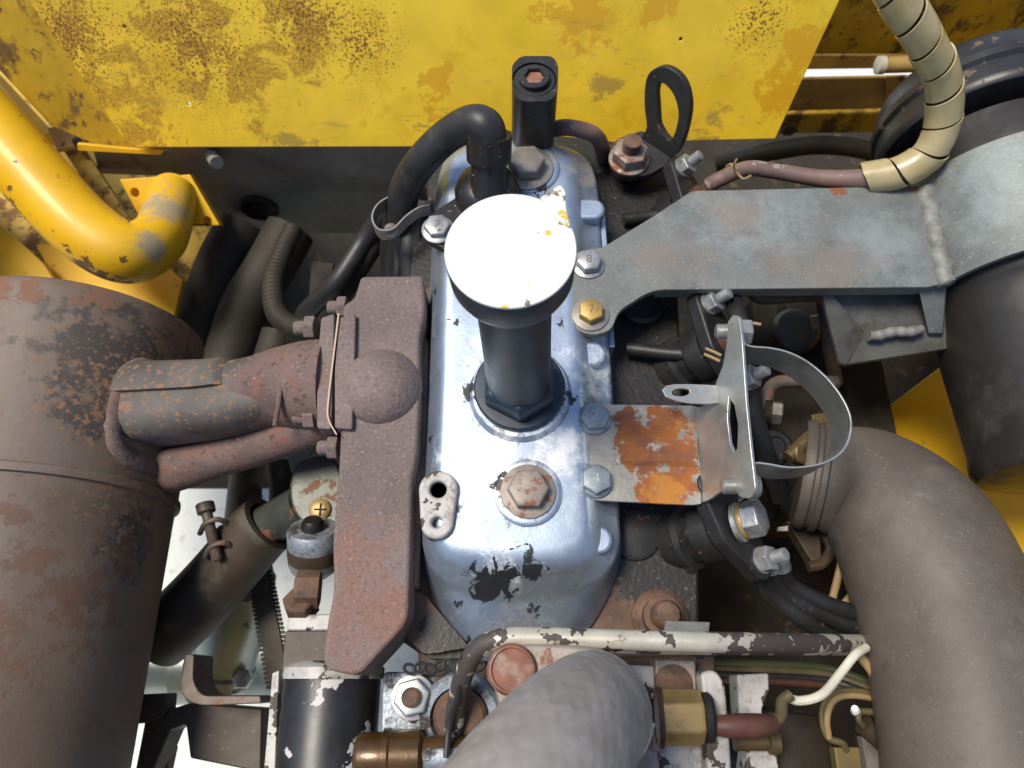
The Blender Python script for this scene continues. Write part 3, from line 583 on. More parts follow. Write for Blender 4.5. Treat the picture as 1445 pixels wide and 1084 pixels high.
part('neck_boss', lathe(U(734, 556, -.001), Z3, [(0.049, 0), (0.047, 0.006), (0.045, 0.008)], 48), 'silver', t)
part('bolt_boss', lathe(U(745, 696, -.001), Z3, [(0.0310, 0), (0.0305, 0.003), (0.029, 0.004), (0.027, 0.0045)], 40), 'silver', t)
part('bolt_boss', lathe(U(748, 240, -.002), Z3, [(0.0320, -.004), (0.0315, 0.004), (0.030, 0.005), (0.028, 0.0055)], 40), 'silver', t)
bolt(t, U(745, 694, .0035), 0.0185, 0.012, 'bolt_rusty', wr=0.0245, wh=0.003, rot=0.0)
bolt(t, U(743, 238, .0035), 0.0195, 0.014, 'bolt_dull', wr=0.0285, wh=0.003, rot=0.05)
# pill lug with two holes
c1, c2 = U(619, 692, .004), U(617, 738, .004)
d = (c2 - c1).normalized(); sx_ = Z3.cross(d)
pill = [c1 + sx_ * (.0175 * math.cos(a)) - d * (.0175 * math.sin(a)) for a in [math.pi * k / 14 for k in range(15)]] + [c2 - sx_ * (.0145 * math.cos(a)) + d * (.0145 * math.sin(a)) for a in [math.pi * k / 14 for k in range(15)]]
lug = part('lug', prism([p - Z3 * 0.04 for p in pill], Z3 * 0.044), 'white_flaked', t, bevel=0.003, seg=3)
cut(lug, [lathe(c1 - Z3 * 0.02, Z3, [(0.0072, 0), (0.0072, 0.04)], 24), lathe(c2 - Z3 * 0.012, Z3, [(0.0045, 0), (0.0045, 0.04)], 20)])
part('lug_ring', lathe(c1 - Z3 * .002, Z3, [(0.0105, 0), (0.0105, 0.0028), (0.0098, 0.0032), (0.0078, 0.0032), (0.0076, 0)], 24), 'white_flaked', t)
# bosses on the right shelf
for (x, y, ln) in ((838, 296, 0.018), (838, 500, 0.016), (846, 762, 0.030)):
    c = U(x, y, -.014); e = c - X3 * ln
    pp = [c + V((.012 * math.sin(a), .013 * math.cos(a), 0)) for a in [math.pi * k / 10 for k in range(11)]] + [e + V((0, -.013, 0)), e + V((0, .013, 0))]
    part('shelf_boss', prism([p - Z3 * .012 for p in pp], Z3 * .015), 'silver', t, bevel=0.004, seg=3)
part('flange_tab', prism([U(846, 292, -.03), U(853, 292, -.03), U(868, 490, -.03), U(860, 490, -.03)], V((0, 0, -0.03))), 'silver', t, bevel=0.001)

# oil filler
nb = U(733, 549, .007); nt_ = U(720, 351, .250); ax = (nt_ - nb).normalized(); H = (nt_ - nb).length
t = thing('oil_filler', 'tall blue-black oil filler neck with a flat white cap, standing on the valve cover', 'oil filler', nb)
part('base_flange', lathe(nb, Z3, [(0.0425, 0), (0.0425, 0.005), (0.041, 0.0065), (0.036, 0.007)], 48), 'blue_black', t)
part('hex_base', hexa(nb + Z3 * 0.006, ax, 0.0365, 0.026, None, 0.55, ch=0.25), 'blue_black', t, bevel=0.002)
part('neck', lathe(nb, ax, [(0.0295, 0.005), (0.0290, 0.04), (0.0280, 0.10), (0.0275, 0.16), (0.027, H - 0.03)], 48), 'blue_black', t)
cp = part('cap', lathe(nb, ax, [(0.0272, H - 0.046), (0.032, H - 0.043), (0.0390, H - 0.035), (0.0415, H - 0.027), (0.0422, H - 0.004), (0.0418, H - 0.0022)], 64), 'blue_black', t, ang=50)
part('cap_top', lathe(nb, ax, [(0.0418, H - 0.0024), (0.0416, H - 0.0006), (0.0407, H)], 64), 'cap_white', cp, label='flat white top of the cap')
tb = U(782, 291, .250)
part('cap_tab', prism(rnd([U(762, 285, .250), U(790, 266, .250), U(797, 275, .250), U(798, 300, .250), U(804, 325, .250), U(780, 310, .250)], 0.002), ax * 0.004), 'cap_tab', cp, bevel=0.0012)

# breather elbow and hose
t = thing('breather_hose', 'black rubber breather hose looping up from the silver cover to a plastic elbow', 'hose', U(685, 270, 0))
eb = U(688, 282, .0)
part('elbow_body', lathe(eb, V((0.0, 0.1, 1)).normalized(), [(0.034, 0), (0.034, 0.014), (0.030, 0.024), (0.020, 0.030), (0.004, 0.032)], 32), 'plastic_black', t, ang=60)
e1 = U(690, 258, .030); e2 = U(690, 222, .052); e3 = U(690, 190, .072)
part('elbow_neck', tube([U(689, 275, .018), e1, e2], [0.022, 0.0185, 0.0175], 24), 'plastic_black', t)
part('collar', [tube([e2 - (e3 - e2) * 0.12, e2, e3], [0.0215, 0.0225, 0.0225], 28, 6), lathe(e2 - (e3 - e2) * 0.15, (e3 - e2).normalized(), [(0.0215, 0), (0.0215, 0.004)], 28)], 'plastic_black', t)
hp = [e3 - (e3 - e2) * 0.3, e3 + V((-.004, 0.004, 0.006)), U(665, 175, .074), U(634, 190, .055), U(600, 222, .03), U(574, 262, -.01), U(564, 305, -.05), U(556, 360, -.12), U(560, 430, -.2)]
part('hose', tube(hp, [0.0185, .0185, .0180, .0170, .0170, .0172, .0172, .0172, .0172], 22, 10), 'rubber', t)
# breather mounting ear + bolt
ear = rnd([U(598, 318, .006), U(610, 300, .006), U(660, 268, .006), U(690, 300, .006), U(690, 380, .006), U(630, 352, .006), U(604, 340, .006)], 0.008)
part('mounting_ear', prism([p - Z3 * 0.010 for p in ear], Z3 * 0.010), 'plastic_black', t, bevel=0.002)
bolt(t, U(618, 326, .006), 0.0135, 0.010, 'bolt_zinc', flange=0.0165, rot=0.1, mark='7', mmat='mark_dark')

t = thing('hose_clip', 'metal strap clip holding the black breather hose to the cover side', 'clip', U(560, 320, -.05))
cl = spline([U(606, 288, -.02), U(590, 292, -.02), U(572, 304, -.02), U(553, 322, -.02), U(534, 322, -.02), U(526, 306, -.02), U(534, 288, -.02), U(556, 274, -.02)], 6)
part('strap', ribbon(cl, V((0, 0, -0.018)), 0.0016), 'bolt_dull', t)
part('clip_screw', lathe(U(552, 325, -.03), V((.1, -.6, .5)).normalized(), [(0.008, 0), (0.008, 0.004), (0.006, 0.007)], 16), 'bolt_dull', t)
part('side_stud', lathe(U(603, 268, -.04), -X3, [(0.012, 0), (0.012, 0.008), (0.008, 0.010), (0.007, 0.016)], 16), 'red_bolt', t)

# black post behind the cover
t = thing('post_block', 'black rectangular post with a recessed socket bolt, behind the silver cover', 'post', U(757, 200, -.07))
pz = 0.075
pc = rnd([U(722, 92, pz), U(735, 79, pz), U(780, 79, pz), U(788, 92, pz), U(787, 130, pz), U(776, 143, pz), U(735, 143, pz), U(724, 132, pz)], 0.006)
po = part('post', prism([p - Z3 * 0.17 for p in pc], Z3 * 0.17), 'black_metal', t, bevel=0.003)
bc = U(754, 112, pz)
cut(po, [lathe(bc - Z3 * 0.004, Z3, [(0.0225, 0), (0.0225, 0.02)], 32)])
part('washer', lathe(bc - Z3 * .004, Z3, [(0.0215, 0), (0.0215, 0.002), (0.0205, 0.003), (0.016, 0.003)], 32), 'black_metal', t)
so = part('socket_bolt', lathe(bc - Z3 * .002, Z3, [(0.0155, 0), (0.0155, 0.006), (0.0145, 0.007)], 28), 'black_metal', t)
cut(so, [lathe(bc, Z3, [(0.0105, 0), (0.0105, 0.02)], 6)])
part('socket_rust', lathe(bc, Z3, [(0.0104, -.001), (0.0104, 0.0005)], 6), 'red_bolt', so)
single('rear_fuel_line', tube([U(770, 185, -.02), U(800, 180, .0), U(838, 190, -.01), U(850, 212, -.05), U(850, 240, -.1)], 0.009, 14, 10), 'hose_purple', 'short rusty brown line curving behind the silver cover', 'line')

# lifting eye
t = thing('lifting_eye', 'black steel lifting eye with an oval hole, held by a rusty nut', 'lifting eye', U(900, 250, -.06))
ft = rnd([U(858, 216, -.035), U(880, 196, -.035), U(905, 182, -.035), U(950, 205, -.035), U(945, 230, -.035), U(915, 248, -.035), U(870, 248, -.035)], 0.01)
part('foot', prism([p - Z3 * 0.008 for p in ft], Z3 * 0.008), 'black_metal', t, bevel=0.0015)
g0 = U(925, 205, -.03); gn = V((-0.62, -0.70, 0.35)).normalized()
g0 = UP(930, 205, U(930, 205, -.03), gn)
out_ = [(912, 180), (909, 150), (910, 120), (916, 103), (932, 94), (948, 98), (963, 112), (971, 132), (973, 155), (969, 180), (961, 205), (948, 222), (925, 224), (910, 212), (905, 196)]
inn_ = [(928, 165), (927, 148), (926, 132), (929, 119), (935, 118), (942, 123), (950, 134), (955, 148), (957, 162), (955, 176), (951, 190), (945, 198), (938, 192), (933, 184), (929, 175)]
def cl_sp(px):
    pts = [UP(x, y, g0, gn) for x, y in px]; n = len(pts); P = pts + pts[:3]; o = []
    for i in range(n):
        p0, p1, p2, p3 = P[i], P[i + 1], P[i + 2], P[(i + 3) % len(P)] if i + 3 < len(P) else pts[(i + 3) % n]
        for k in range(4):
            s = k / 4; o.append(0.5 * ((2 * p1) + (p2 - p0) * s + (2 * p0 - 5 * p1 + 4 * p2 - p3) * s * s + (3 * p1 - p0 - 3 * p2 + p3) * s ** 3))
    return o
part('eye', ringplate(cl_sp(out_), cl_sp(inn_), -gn * 0.010), 'black_metal', t, bevel=0.0012)
part('spacer', lathe(U(886, 238, -.075), Z3, [(0.024, 0), (0.024, 0.030), (0.022, 0.033)], 28), 'rust_bolt', t)
bl = U(887, 226, -.035)
part('washer', lathe(bl, Z3, [(0.023, 0), (0.023, 0.003), (0.021, 0.004)], 32), 'bolt_rusty', t)
nutstud(t, bl + Z3 * .004, V((0, .05, 1)).normalized(), 0.0205, 0.014, 0.0105, 0.014, 'bolt_rusty', 'rust_bolt')

#@SECTION exhaust
# exhaust manifold
t = thing('exhaust_manifold', 'rough rusty cast-iron exhaust manifold alongside the silver cover', 'exhaust manifold', U(530, 700, -.1))
mz = -.012
mo = rnd([U(509, 389, mz), U(597, 388, mz), U(600, 440, mz), U(592, 475, mz), U(592, 560, mz), U(589, 640, mz), U(582, 670, mz), U(580, 740, mz), U(576, 878, mz), U(505, 955, mz), U(455, 944, mz), U(459, 890, mz), U(472, 830, mz), U(468, 770, mz), U(478, 660, mz), U(482, 560, mz), U(484, 430, mz), U(500, 420, mz)],
         [.005, .005, .02, .02, .02, .02, .02, .02, .012, .010, .010, .02, .03, .03, .02, .02, .004, .006])
def noisy(rings_, amp, sc):
    return rings_
part('manifold_log', prism([p - Z3 * 0.075 for p in mo], Z3 * 0.075), 'cast_rust', t, bevel=0.007, seg=4)
part('port_dome', lathe(U(537, 545, -.0125), Z3, [(0.040, -.004), (0.0385, 0.0015), (0.0355, 0.0065), (0.031, 0.0125), (0.025, 0.0175), (0.018, 0.021), (0.009, 0.0232), (0.001, 0.0238)], 40), 'cast_rust', t, ang=80)
part('head_side', prism([U(594, 470, -.04), U(605, 480, -.04), U(604, 640, -.04), U(588, 830, -.04), U(575, 830, -.04), U(580, 640, -.04)], V((0, 0, -.03))), 'cast_rust', t, bevel=0.003)
# flange between manifold and pipe
for (xa, xb, nm) in ((447, 470, 'pipe_flange'), (472, 500, 'manifold_flange')):
    fpz = rnd([U(xa + 6, 448, -.005), U(xb + 2, 442, -.005), U(xb, 520, -.005), U(xb - 3, 606, -.005), U(xa, 604, -.005), U(xa, 520, -.005)], 0.003)
    part(nm, prism([p - Z3 * 0.080 for p in fpz], Z3 * 0.080), 'cast_rust', t, bevel=0.005, seg=3)
part('gasket', ribbon(spline([U(477, 443, -.0035), U(470, 500, -.0035), U(463, 560, -.0035), U(462, 590, -.0035), U(474, 614, -.0035)], 5), V((0.0016, 0, 0)), 0.0012), 'gasket', t)
for (x, y) in ((446, 463), (446, 588)):
    c = U(x, y, -.03)
    part('nut', hexa(c, -X3, 0.013, 0.011, None, 0.3), 'cast_rust', t, bevel=0.001); part('stud', lathe(c - X3 * .010, -X3, [(0.0075, 0), (0.0075, 0.010), (0.006, 0.012)], 16), 'cast_rust', t)
for (x, y) in ((490, 434), (478, 632)):
    c = U(x, y, -.03)
    part('nut', hexa(c, -X3, 0.012, 0.010, None, 0.3), 'cast_rust', t, bevel=0.001); part('stud', lathe(c - X3 * .009, -X3, [(0.007, 0), (0.007, 0.009), (0.0055, 0.011)], 16), 'cast_rust', t)

# exhaust pipe casting to the muffler
t = thing('exhaust_elbow', 'rusty cast exhaust pipe joining the manifold to the muffler', 'exhaust pipe', U(330, 600, -.1))
pth = [U(462, 545, -.045), U(430, 545, -.045), U(390, 548, -.05), U(345, 560, -.055), U(300, 568, -.062), U(240, 573, -.074), U(190, 577, -.090), U(150, 578, -.112)]
part('pipe_casting', tube(pth[:4], [0.048, 0.046, 0.040, 0.036], 32, 8), 'cast_pipe', t)
def rr(i, a):   # rounded square section
    return min(1.32, (abs(math.cos(a)) ** 3.2 + abs(math.sin(a)) ** 3.2) ** (-1 / 3.2))
cr_ = [0.034, 0.0355, 0.0365, 0.039, 0.042, 0.044]
part('collector', tube(pth[2:], cr_, 40, 8, rfun=rr), 'collector', t)
def arcshell(pts, rads, a0, a1, thick, i0, i1, na=14):
    path = spline(pts, 8); rd = [q.x for q in spline([V((r, i, 0)) for i, r in enumerate(rads)], 8)]; vs = []; fs = []; cnt = 0
    for i in range(i0, i1 + 1):
        tg = (path[min(i + 1, len(path) - 1)] - path[i - 1]).normalized(); x = Z3.cross(tg).normalized(); y = tg.cross(x); cnt += 1
        e = min(1.0, (i - i0) / 2.0, (i1 - i) / 2.0); th_ = 0.0005 + thick * e
        for lay in (0, 1):
            for k in range(na):
                a = R(a0 + (a1 - a0) * k / (na - 1)); q = rd[i] * rr(0, a) + (th_ if lay else -0.002)
                vs.append(path[i] + x * (q * math.cos(a)) + y * (q * math.sin(a)))
    for i in range(cnt - 1):
        o = i * 2 * na; o2 = o + 2 * na
        for k in range(na - 1): fs += [(o + na + k, o2 + na + k, o2 + na + k + 1, o + na + k + 1), (o + k, o + k + 1, o2 + k + 1, o2 + k)]
        fs += [(o, o2, o2 + na, o + na), (o + na - 1, o + 2 * na - 1, o2 + 2 * na - 1, o2 + na - 1)]
    for o in (0, (cnt - 1) * 2 * na):
        for k in range(na - 1): fs.append((o + k, o + na + k, o + na + k + 1, o + k + 1))
    return vs, fs
part('collector_shield', arcshell(pth[2:], cr_, 92, 215, 0.0048, 9, 33), 'collector', t, ang=50)
part('lower_branch', tube([U(205, 668, -.15), U(255, 660, -.115), U(310, 645, -.10), U(370, 628, -.085), U(420, 608, -.07), U(465, 585, -.06)], [0.03, 0.024, 0.021, 0.020, 0.022, 0.03], 24, 8), 'cast_pipe', t)
part('casting_rib', tube([U(392, 500, -.012), U(396, 530, -.006), U(394, 565, -.008), U(388, 600, -.022)], 0.0025, 8, 6), 'cast_pipe', t)

# muffler
mc = V((-0.500, 0.0, -0.130))
t = thing('muffler', 'big brown rust-patched muffler drum beside the engine', 'muffler', V((-0.5, 0.1, -0.26)))
part('shell', lathe(mc + Y3 * -0.35, Y3, [(0.128, 0), (0.129, 0.38), (0.129, 0.533), (0.1305, 0.536), (0.1305, 0.72), (0.131, 0.728), (0.129, 0.731), (0.122, 0.732), (0.118, 0.728), (0.10, 0.738), (0.05, 0.748), (0.005, 0.75)], 96, up=Z3), 'muffler', t, ang=50)
part('lap_seam', lathe(mc + Y3 * 0.1825, Y3, [(0.1285, -.0035), (0.1335, -0.0025), (0.1340, 0.001), (0.1335, 0.005), (0.1300, 0.0075)], 96, up=Z3), 'muffler', t)
# weld collar where the pipe enters
wp = []; NC = 60
for k in range(NC):
    a = 2 * math.pi * k / NC
    ce, sn = math.cos(a), math.sin(a); q = 0.0500 * min(1.3, (abs(ce) ** 4 + abs(sn) ** 4) ** (-0.25))
    yy = U(180, 577, -.06).y + q * ce * 1.05; zz = -0.098 + q * sn
    xx = mc.x + math.sqrt(max(0.0001, 0.1315 ** 2 - (zz - mc.z) ** 2)); wp.append(V((xx, yy, zz)))
wv, wf = [], []
for k in range(NC):
    p = wp[k]; nn = (p - V((mc.x, p.y, mc.z))).normalized(); tn = (wp[(k + 1) % NC] - wp[k - 1]).normalized(); bb = tn.cross(nn)
    for j in range(10):
        a = 2 * math.pi * j / 10; r_ = 0.0065 * (1 + 0.25 * mnoise.noise(p * 120) + 0.15 * mnoise.noise(p * 400 + nn * j))
        wv.append(p + nn * (r_ * 0.8 * math.sin(a)) + bb * (r_ * 1.35 * math.cos(a)))
for k in range(NC):
    for j in range(10):
        wf.append((k * 10 + j, k * 10 + (j + 1) % 10, ((k + 1) % NC) * 10 + (j + 1) % 10, ((k + 1) % NC) * 10 + j))
part('weld_collar', (wv, wf), 'cast_pipe', t, ang=80)

#@SECTION right
# grey support arm with saddle band
t = thing('support_arm', 'heavy grey steel arm bolted to the valve cover, welded to a curved saddle', 'bracket', U(1080, 340, -.02))
az = 0.0
ap = [U(810, 372, az), U(822, 352, az), U(850, 349, az), U(925, 303, az), U(976, 269, az), U(1296, 262, az), U(1316, 310, az), U(1336, 398, az), U(1312, 405, az), U(920, 409, az), U(872, 440, az), U(864, 466, az), U(838, 474, az), U(812, 466, az), U(806, 420, az)]
part('arm_plate', prism([p - Z3 * 0.008 for p in rnd(ap, [.006, .01, .006, .01, .006, .004, .002, .003, .004, .014, .01, .014, .012, .010, .004])], Z3 * 0.008), 'grey_plate', t, bevel=0.0012)
part('arm_rib', prism([U(925, 412, -.009), U(1312, 408, -.009), U(1320, 402, -.009), U(925, 406, -.009)], V((0, 0, -.012))), 'grey_plate', t, bevel=0.001)
bolt(t, U(830, 374, .000), 0.0130, 0.0095, 'bolt_zinc', wr=0.0165, rot=0.15, mark='8', mmat='mark_dark')
bolt(t, U(833, 444, .000), 0.0128, 0.0095, 'bolt_gold', wr=0.0185, rot=0.45, mark='7', mmat='mark_dark', wmat='bolt_dull')
part('spacer', [lathe(U(833, 446, -.008), -Z3, [(0.018, 0), (0.018, 0.018)], 28), lathe(U(830, 376, -.008), -Z3, [(0.016, 0), (0.016, 0.018)], 28)], 'silver', t)
ac = V((0.560, 0, -0.050))
br = 0.123
arc = [(ac.x + br * math.cos(a), ac.z + br * math.sin(a)) for a in [R(200 - 4 * k) for k in range(38)]]
bpath = [V((x, 0.372 + 0.010 * (i / 37), z)) for i, (x, z) in enumerate(arc)]
part('saddle_band', ribbon(bpath, V((0, 0.128, 0)), 0.006), 'grey_plate', t, bevel=0.001)
wl = []; rad_ = []
for k in range(60):
    s = k / 59; p = U(1302 + 32 * s + 2 * math.sin(k * .55), 264 + 138 * s, -.0025); wl.append(p); rad_.append(0.0088 * (1 + 0.10 * abs(math.sin(k * 0.75)) + 0.10 * random.random()))
part('weld_bead', tube(wl, rad_, 10, smooth=False), 'weld', t, ang=80)
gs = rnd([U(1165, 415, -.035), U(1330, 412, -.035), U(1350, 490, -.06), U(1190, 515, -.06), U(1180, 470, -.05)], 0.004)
part('gusset_plate', prism(gs, V((0.0, 0.0, -0.006))), 'steel_shaded', t, bevel=0.001)
part('gusset_side', prism([U(1160, 412, -.02), U(1172, 412, -.02), U(1222, 470, -.05), U(1195, 515, -.058), U(1185, 512, -.058)], V((0, 0, -0.006))), 'steel_shaded', t, bevel=0.001)
part('weld_bead', tube([U(1226 + 7.5 * k, 474 - 0.9 * k + 1.2 * math.sin(k), -.043) for k in range(11)], [0.0055, .005, .006, .005, .0062, .005, .006, .0052, .006, .005, .0045], 10, smooth=True, sub=3), 'weld', t, ang=80)
part('drop_leg', prism([U(1296, 408, -.01), U(1335, 402, -.01), U(1330, 470, -.045), U(1310, 470, -.045)], V((0.004, 0, -0.006))), 'grey_plate', t, bevel=0.001)

# air cleaner
t = thing('air_cleaner', 'black air cleaner canister held by the grey saddle', 'air cleaner', V((0.56, 0.4, -0.16)))
part('canister', lathe(V((ac.x, 0.56, ac.z)), -Y3, [(0.108, 0), (0.112, 0.03), (0.113, 0.15), (0.112, 0.185), (0.108, 0.19), (0.104, 0.195), (0.102, 0.22), (0.097, 0.33), (0.0965, 0.345), (0.098, 0.352), (0.098, 0.362), (0.092, 0.370), (0.07, 0.374), (0.03, 0.376)], 72), 'canister', t, ang=40)
part('lid', lathe(V((ac.x, 0.575, ac.z)), Y3, [(0.108, 0), (0.121, 0.002), (0.124, 0.006), (0.124, 0.012), (0.119, 0.016), (0.118, 0.034), (0.122, 0.038), (0.122, 0.046), (0.114, 0.052), (0.110, 0.075), (0.10, 0.085), (0.05, 0.09)], 72), 'lid_black', t, ang=40)

# spiral wrapped hose
t = thing('wrapped_hose', 'brown hose in cream spiral wrap hanging down beside the air cleaner', 'hose', U(1250, 255, -.02))
hpts = [U(1240, -60, .20), U(1268, 0, .17), U(1300, 50, .14), U(1328, 105, .10), U(1332, 165, .06), U(1312, 215, .03), U(1270, 243, .012), U(1215, 253, .0), U(1160, 252, -.015), U(1100, 243, -.02), U(1055, 238, -.02), U(1018, 252, -.02), U(1000, 262, -.03)]
part('inner_hose', tube(hpts, [.010, .010, .011, .011, .0115, .0115, .0115, .0110, .0095, .0085, .0085, .0085, .0085], 18, 10), 'hose_purple', t)
sp = spline(hpts[:8], 60); n = len(sp)
L_ = [0.0]
for i in range(1, n): L_.append(L_[-1] + (sp[i] - sp[i - 1]).length)
tan = [(sp[min(i + 1, n - 1)] - sp[max(i - 1, 0)]).normalized() for i in range(n)]
xx = Z3.cross(tan[0]).normalized(); fr = []
for i in range(n): xx = (xx - tan[i] * xx.dot(tan[i])).normalized(); fr.append((sp[i], xx.copy(), tan[i].cross(xx), tan[i]))
pitch = 0.0335; wid = 0.0305
def at_len(s):
    s = max(0.0, min(L_[-1] - 1e-6, s)); lo = 0; hi = n - 1
    while hi - lo > 1:
        m_ = (lo + hi) // 2
        if L_[m_] <= s: lo = m_
        else: hi = m_
    k = (s - L_[lo]) / max(1e-9, L_[hi] - L_[lo]); a, b = fr[lo], fr[hi]
    return a[0].lerp(b[0], k), a[1].lerp(b[1], k).normalized(), a[2].lerp(b[2], k).normalized()
turns = L_[-1] / pitch; st = int(turns * 28); vs, fs = [], []; NW = 5
for i in range(st + 1):
    th = 2 * math.pi * i / 28; s0 = pitch * i / 28 - wid * 0.5
    for lay in (0, 1):
        for j in range(NW):
            q = j / (NW - 1); p, a, b = at_len(s0 + wid * q)
            flare = 0.0010 * (1 - q) + 0.0006 * math.sin(i * 0.13)
            r_ = (0.0168 if lay else 0.0152) + flare
            vs.append(p + a * (r_ * math.cos(th)) + b * (r_ * math.sin(th)))
for i in range(st):
    o = i * 2 * NW; o2 = o + 2 * NW
    for j in range(NW - 1):
        fs.append((o + NW + j, o + NW + j + 1, o2 + NW + j + 1, o2 + NW + j)); fs.append((o + j, o2 + j, o2 + j + 1, o + j + 1))
    fs.append((o, o + NW, o2 + NW, o2)); fs.append((o + NW - 1, o2 + NW - 1, o2 + 2 * NW - 1, o + 2 * NW - 1))
part('spiral_wrap', (vs, fs), 'cream', t, ang=60)
zt = U(1032, 243, -.02); zd = (U(1055, 238, -.02) - U(1018, 252, -.02)).normalized()
part('cable_tie', [lathe(zt, zd, [(0.0088, -.002), (0.0098, -.002), (0.0098, 0.002), (0.0088, 0.002)], 20), tube([zt + V((0, 0, .010)), U(1036, 232, .0), U(1040, 224, .006)], 0.0012, 6), tube([zt + V((0, 0, .008)), U(1048, 252, -.01), U(1060, 248, -.008)], 0.0014, 6)], 'wire_tan', t)

# big intake pipe
t = thing('intake_pipe', 'large dusty grey-brown intake elbow pipe beside the injectors', 'pipe', U(1330, 850, -.12))
ip = [U(1132, 668, -.14), U(1165, 674, -.135), U(1225, 694, -.12), U(1290, 760, -.10), U(1340, 880, -.085), U(1372, 1000, -.07), U(1392, 1120, -.06), U(1405, 1260, -.05)]
part('elbow', tube(ip, [0.054, 0.056, 0.068, 0.078, 0.081, 0.081, 0.081, 0.081], 64, 12), 'intake', t)
dd = (ip[1] - ip[0]).normalized()
part('end_cuff', lathe(ip[0], dd, [(0.0575, -.004), (0.060, 0.0), (0.060, 0.006), (0.0575, 0.008), (0.0575, 0.012), (0.0605, 0.014), (0.0605, 0.019), (0.058, 0.021)], 48), 'intake', t)

# clamp bracket
t = thing('clamp_bracket', 'rust-topped steel bracket carrying an empty D-shaped clamp band', 'bracket', U(900, 640, -.02))
bz = -0.006
bp = rnd([U(813, 590, bz), U(820, 570, bz), U(975, 572, bz), U(986, 574, bz), U(990, 711, bz), U(978, 713, bz), U(835, 706, bz), U(815, 690, bz)], [.012, .01, .002, .001, .001, .004, .012, .008])
part('base_plate', prism([p - Z3 * 0.004 for p in bp], Z3 * 0.004), 'rust_plate', t, bevel=0.0008)
rb = [U(868, 612, bz), U(985, 608, bz), U(985, 660, bz), U(868, 656, bz)]
rb2 = [U(874, 618, bz + .003), U(984, 616, bz + .003), U(984, 652, bz + .003), U(874, 650, bz + .003)]
part('pressed_rib', loft([rnd(rb, [.006, .0, .0, .006], 4), rnd(rb2, [.005, .0, .0, .005], 4)]), 'rust_plate', t)
bolt(t, U(838, 592, bz), 0.0140, 0.0095, 'bolt_blue', rot=0.1, flange=0.0155, mark='7', mmat='mark')
bolt(t, U(840, 680, bz), 0.0140, 0.0095, 'bolt_blue', rot=0.5, flange=0.0155, mark='4', mmat='mark')
# upright plate: leans away, from the bend up to the clamp line
p0 = U(985, 640, bz); p1 = U(1046, 640, 0.052); un = (p1 - p0).cross(Y3).normalized()
if un.z < 0: un = -un
upx = [(981, 575), (993, 572), (1008, 545), (1020, 515), (1026, 480), (1026, 455), (1034, 444), (1043, 447), (1047, 480), (1053, 570), (1060, 640), (1066, 690), (1058, 704), (1044, 702), (1036, 690), (1022, 690), (1000, 706), (984, 712)]
ux = [UP(x, y, p0, un) for x, y in upx]
up_ = part('upright', prism(rnd(ux, 0.003, 3), -un * 0.003), 'zinc', t, bevel=0.0007)
slot = [UP(x, y, p0, un) + un * 0.01 for x, y in ((1028, 560), (1036, 572), (1041, 600), (1040, 632), (1036, 640), (1030, 625), (1026, 590))]
cut(up_, [prism(slot, -un * 0.03)])
part('ear', ringplate([U(x, y, .030) for x, y in ((934, 550), (940, 544), (952, 542), (975, 542), (1000, 543), (1030, 545), (1034, 556), (1020, 568), (1000, 570), (975, 569), (955, 566), (940, 560))],
                      [U(x, y, .030) for x, y in ((948, 553), (951, 550), (957, 548), (964, 548), (970, 549), (973, 551), (973, 554), (970, 557), (964, 559), (957, 559), (951, 558), (948, 556))], V((0, 0, -.003))), 'zinc', t, bevel=0.0006)
def zb(px): return 0.050
bpx = [(1056, 655), (1048, 668), (1050, 690), (1058, 696)]
bnd = [(1046, 462), (1050, 484), (1062, 490), (1085, 492), (1112, 498), (1140, 512), (1168, 536), (1190, 566), (1200, 595), (1194, 626), (1176, 645), (1150, 655), (1115, 658), (1082, 653), (1066, 652), (1058, 660), (1060, 680), (1062, 694)]
bp3 = spline([U(x, y, 0.052) for x, y in bnd], 6)
part('clamp_band', ribbon(bp3, V((-0.002, 0, -0.036)), 0.0018), 'zinc', t, bevel=0.0005)
for (x, y, z) in ((1036, 468, .040), (1046, 686, .036)):
    c = U(x, y, z); a = X3
    part('screw', lathe(c, -a, [(0.0062, -.004)] + [(r, h) for r, h in thread(0.0072, 0.017, 0.0016)], 18), 'zinc', t)
    part('nut' if y < 500 else 'screw_head', hexa(c + a * .004, a, 0.0125, 0.011) if y < 500 else lathe(c + a * .006, a, [(0.012, 0), (0.012, 0.005), (0.009, 0.009), (0.003, 0.010)], 24), 'zinc', t, bevel=0.0006)

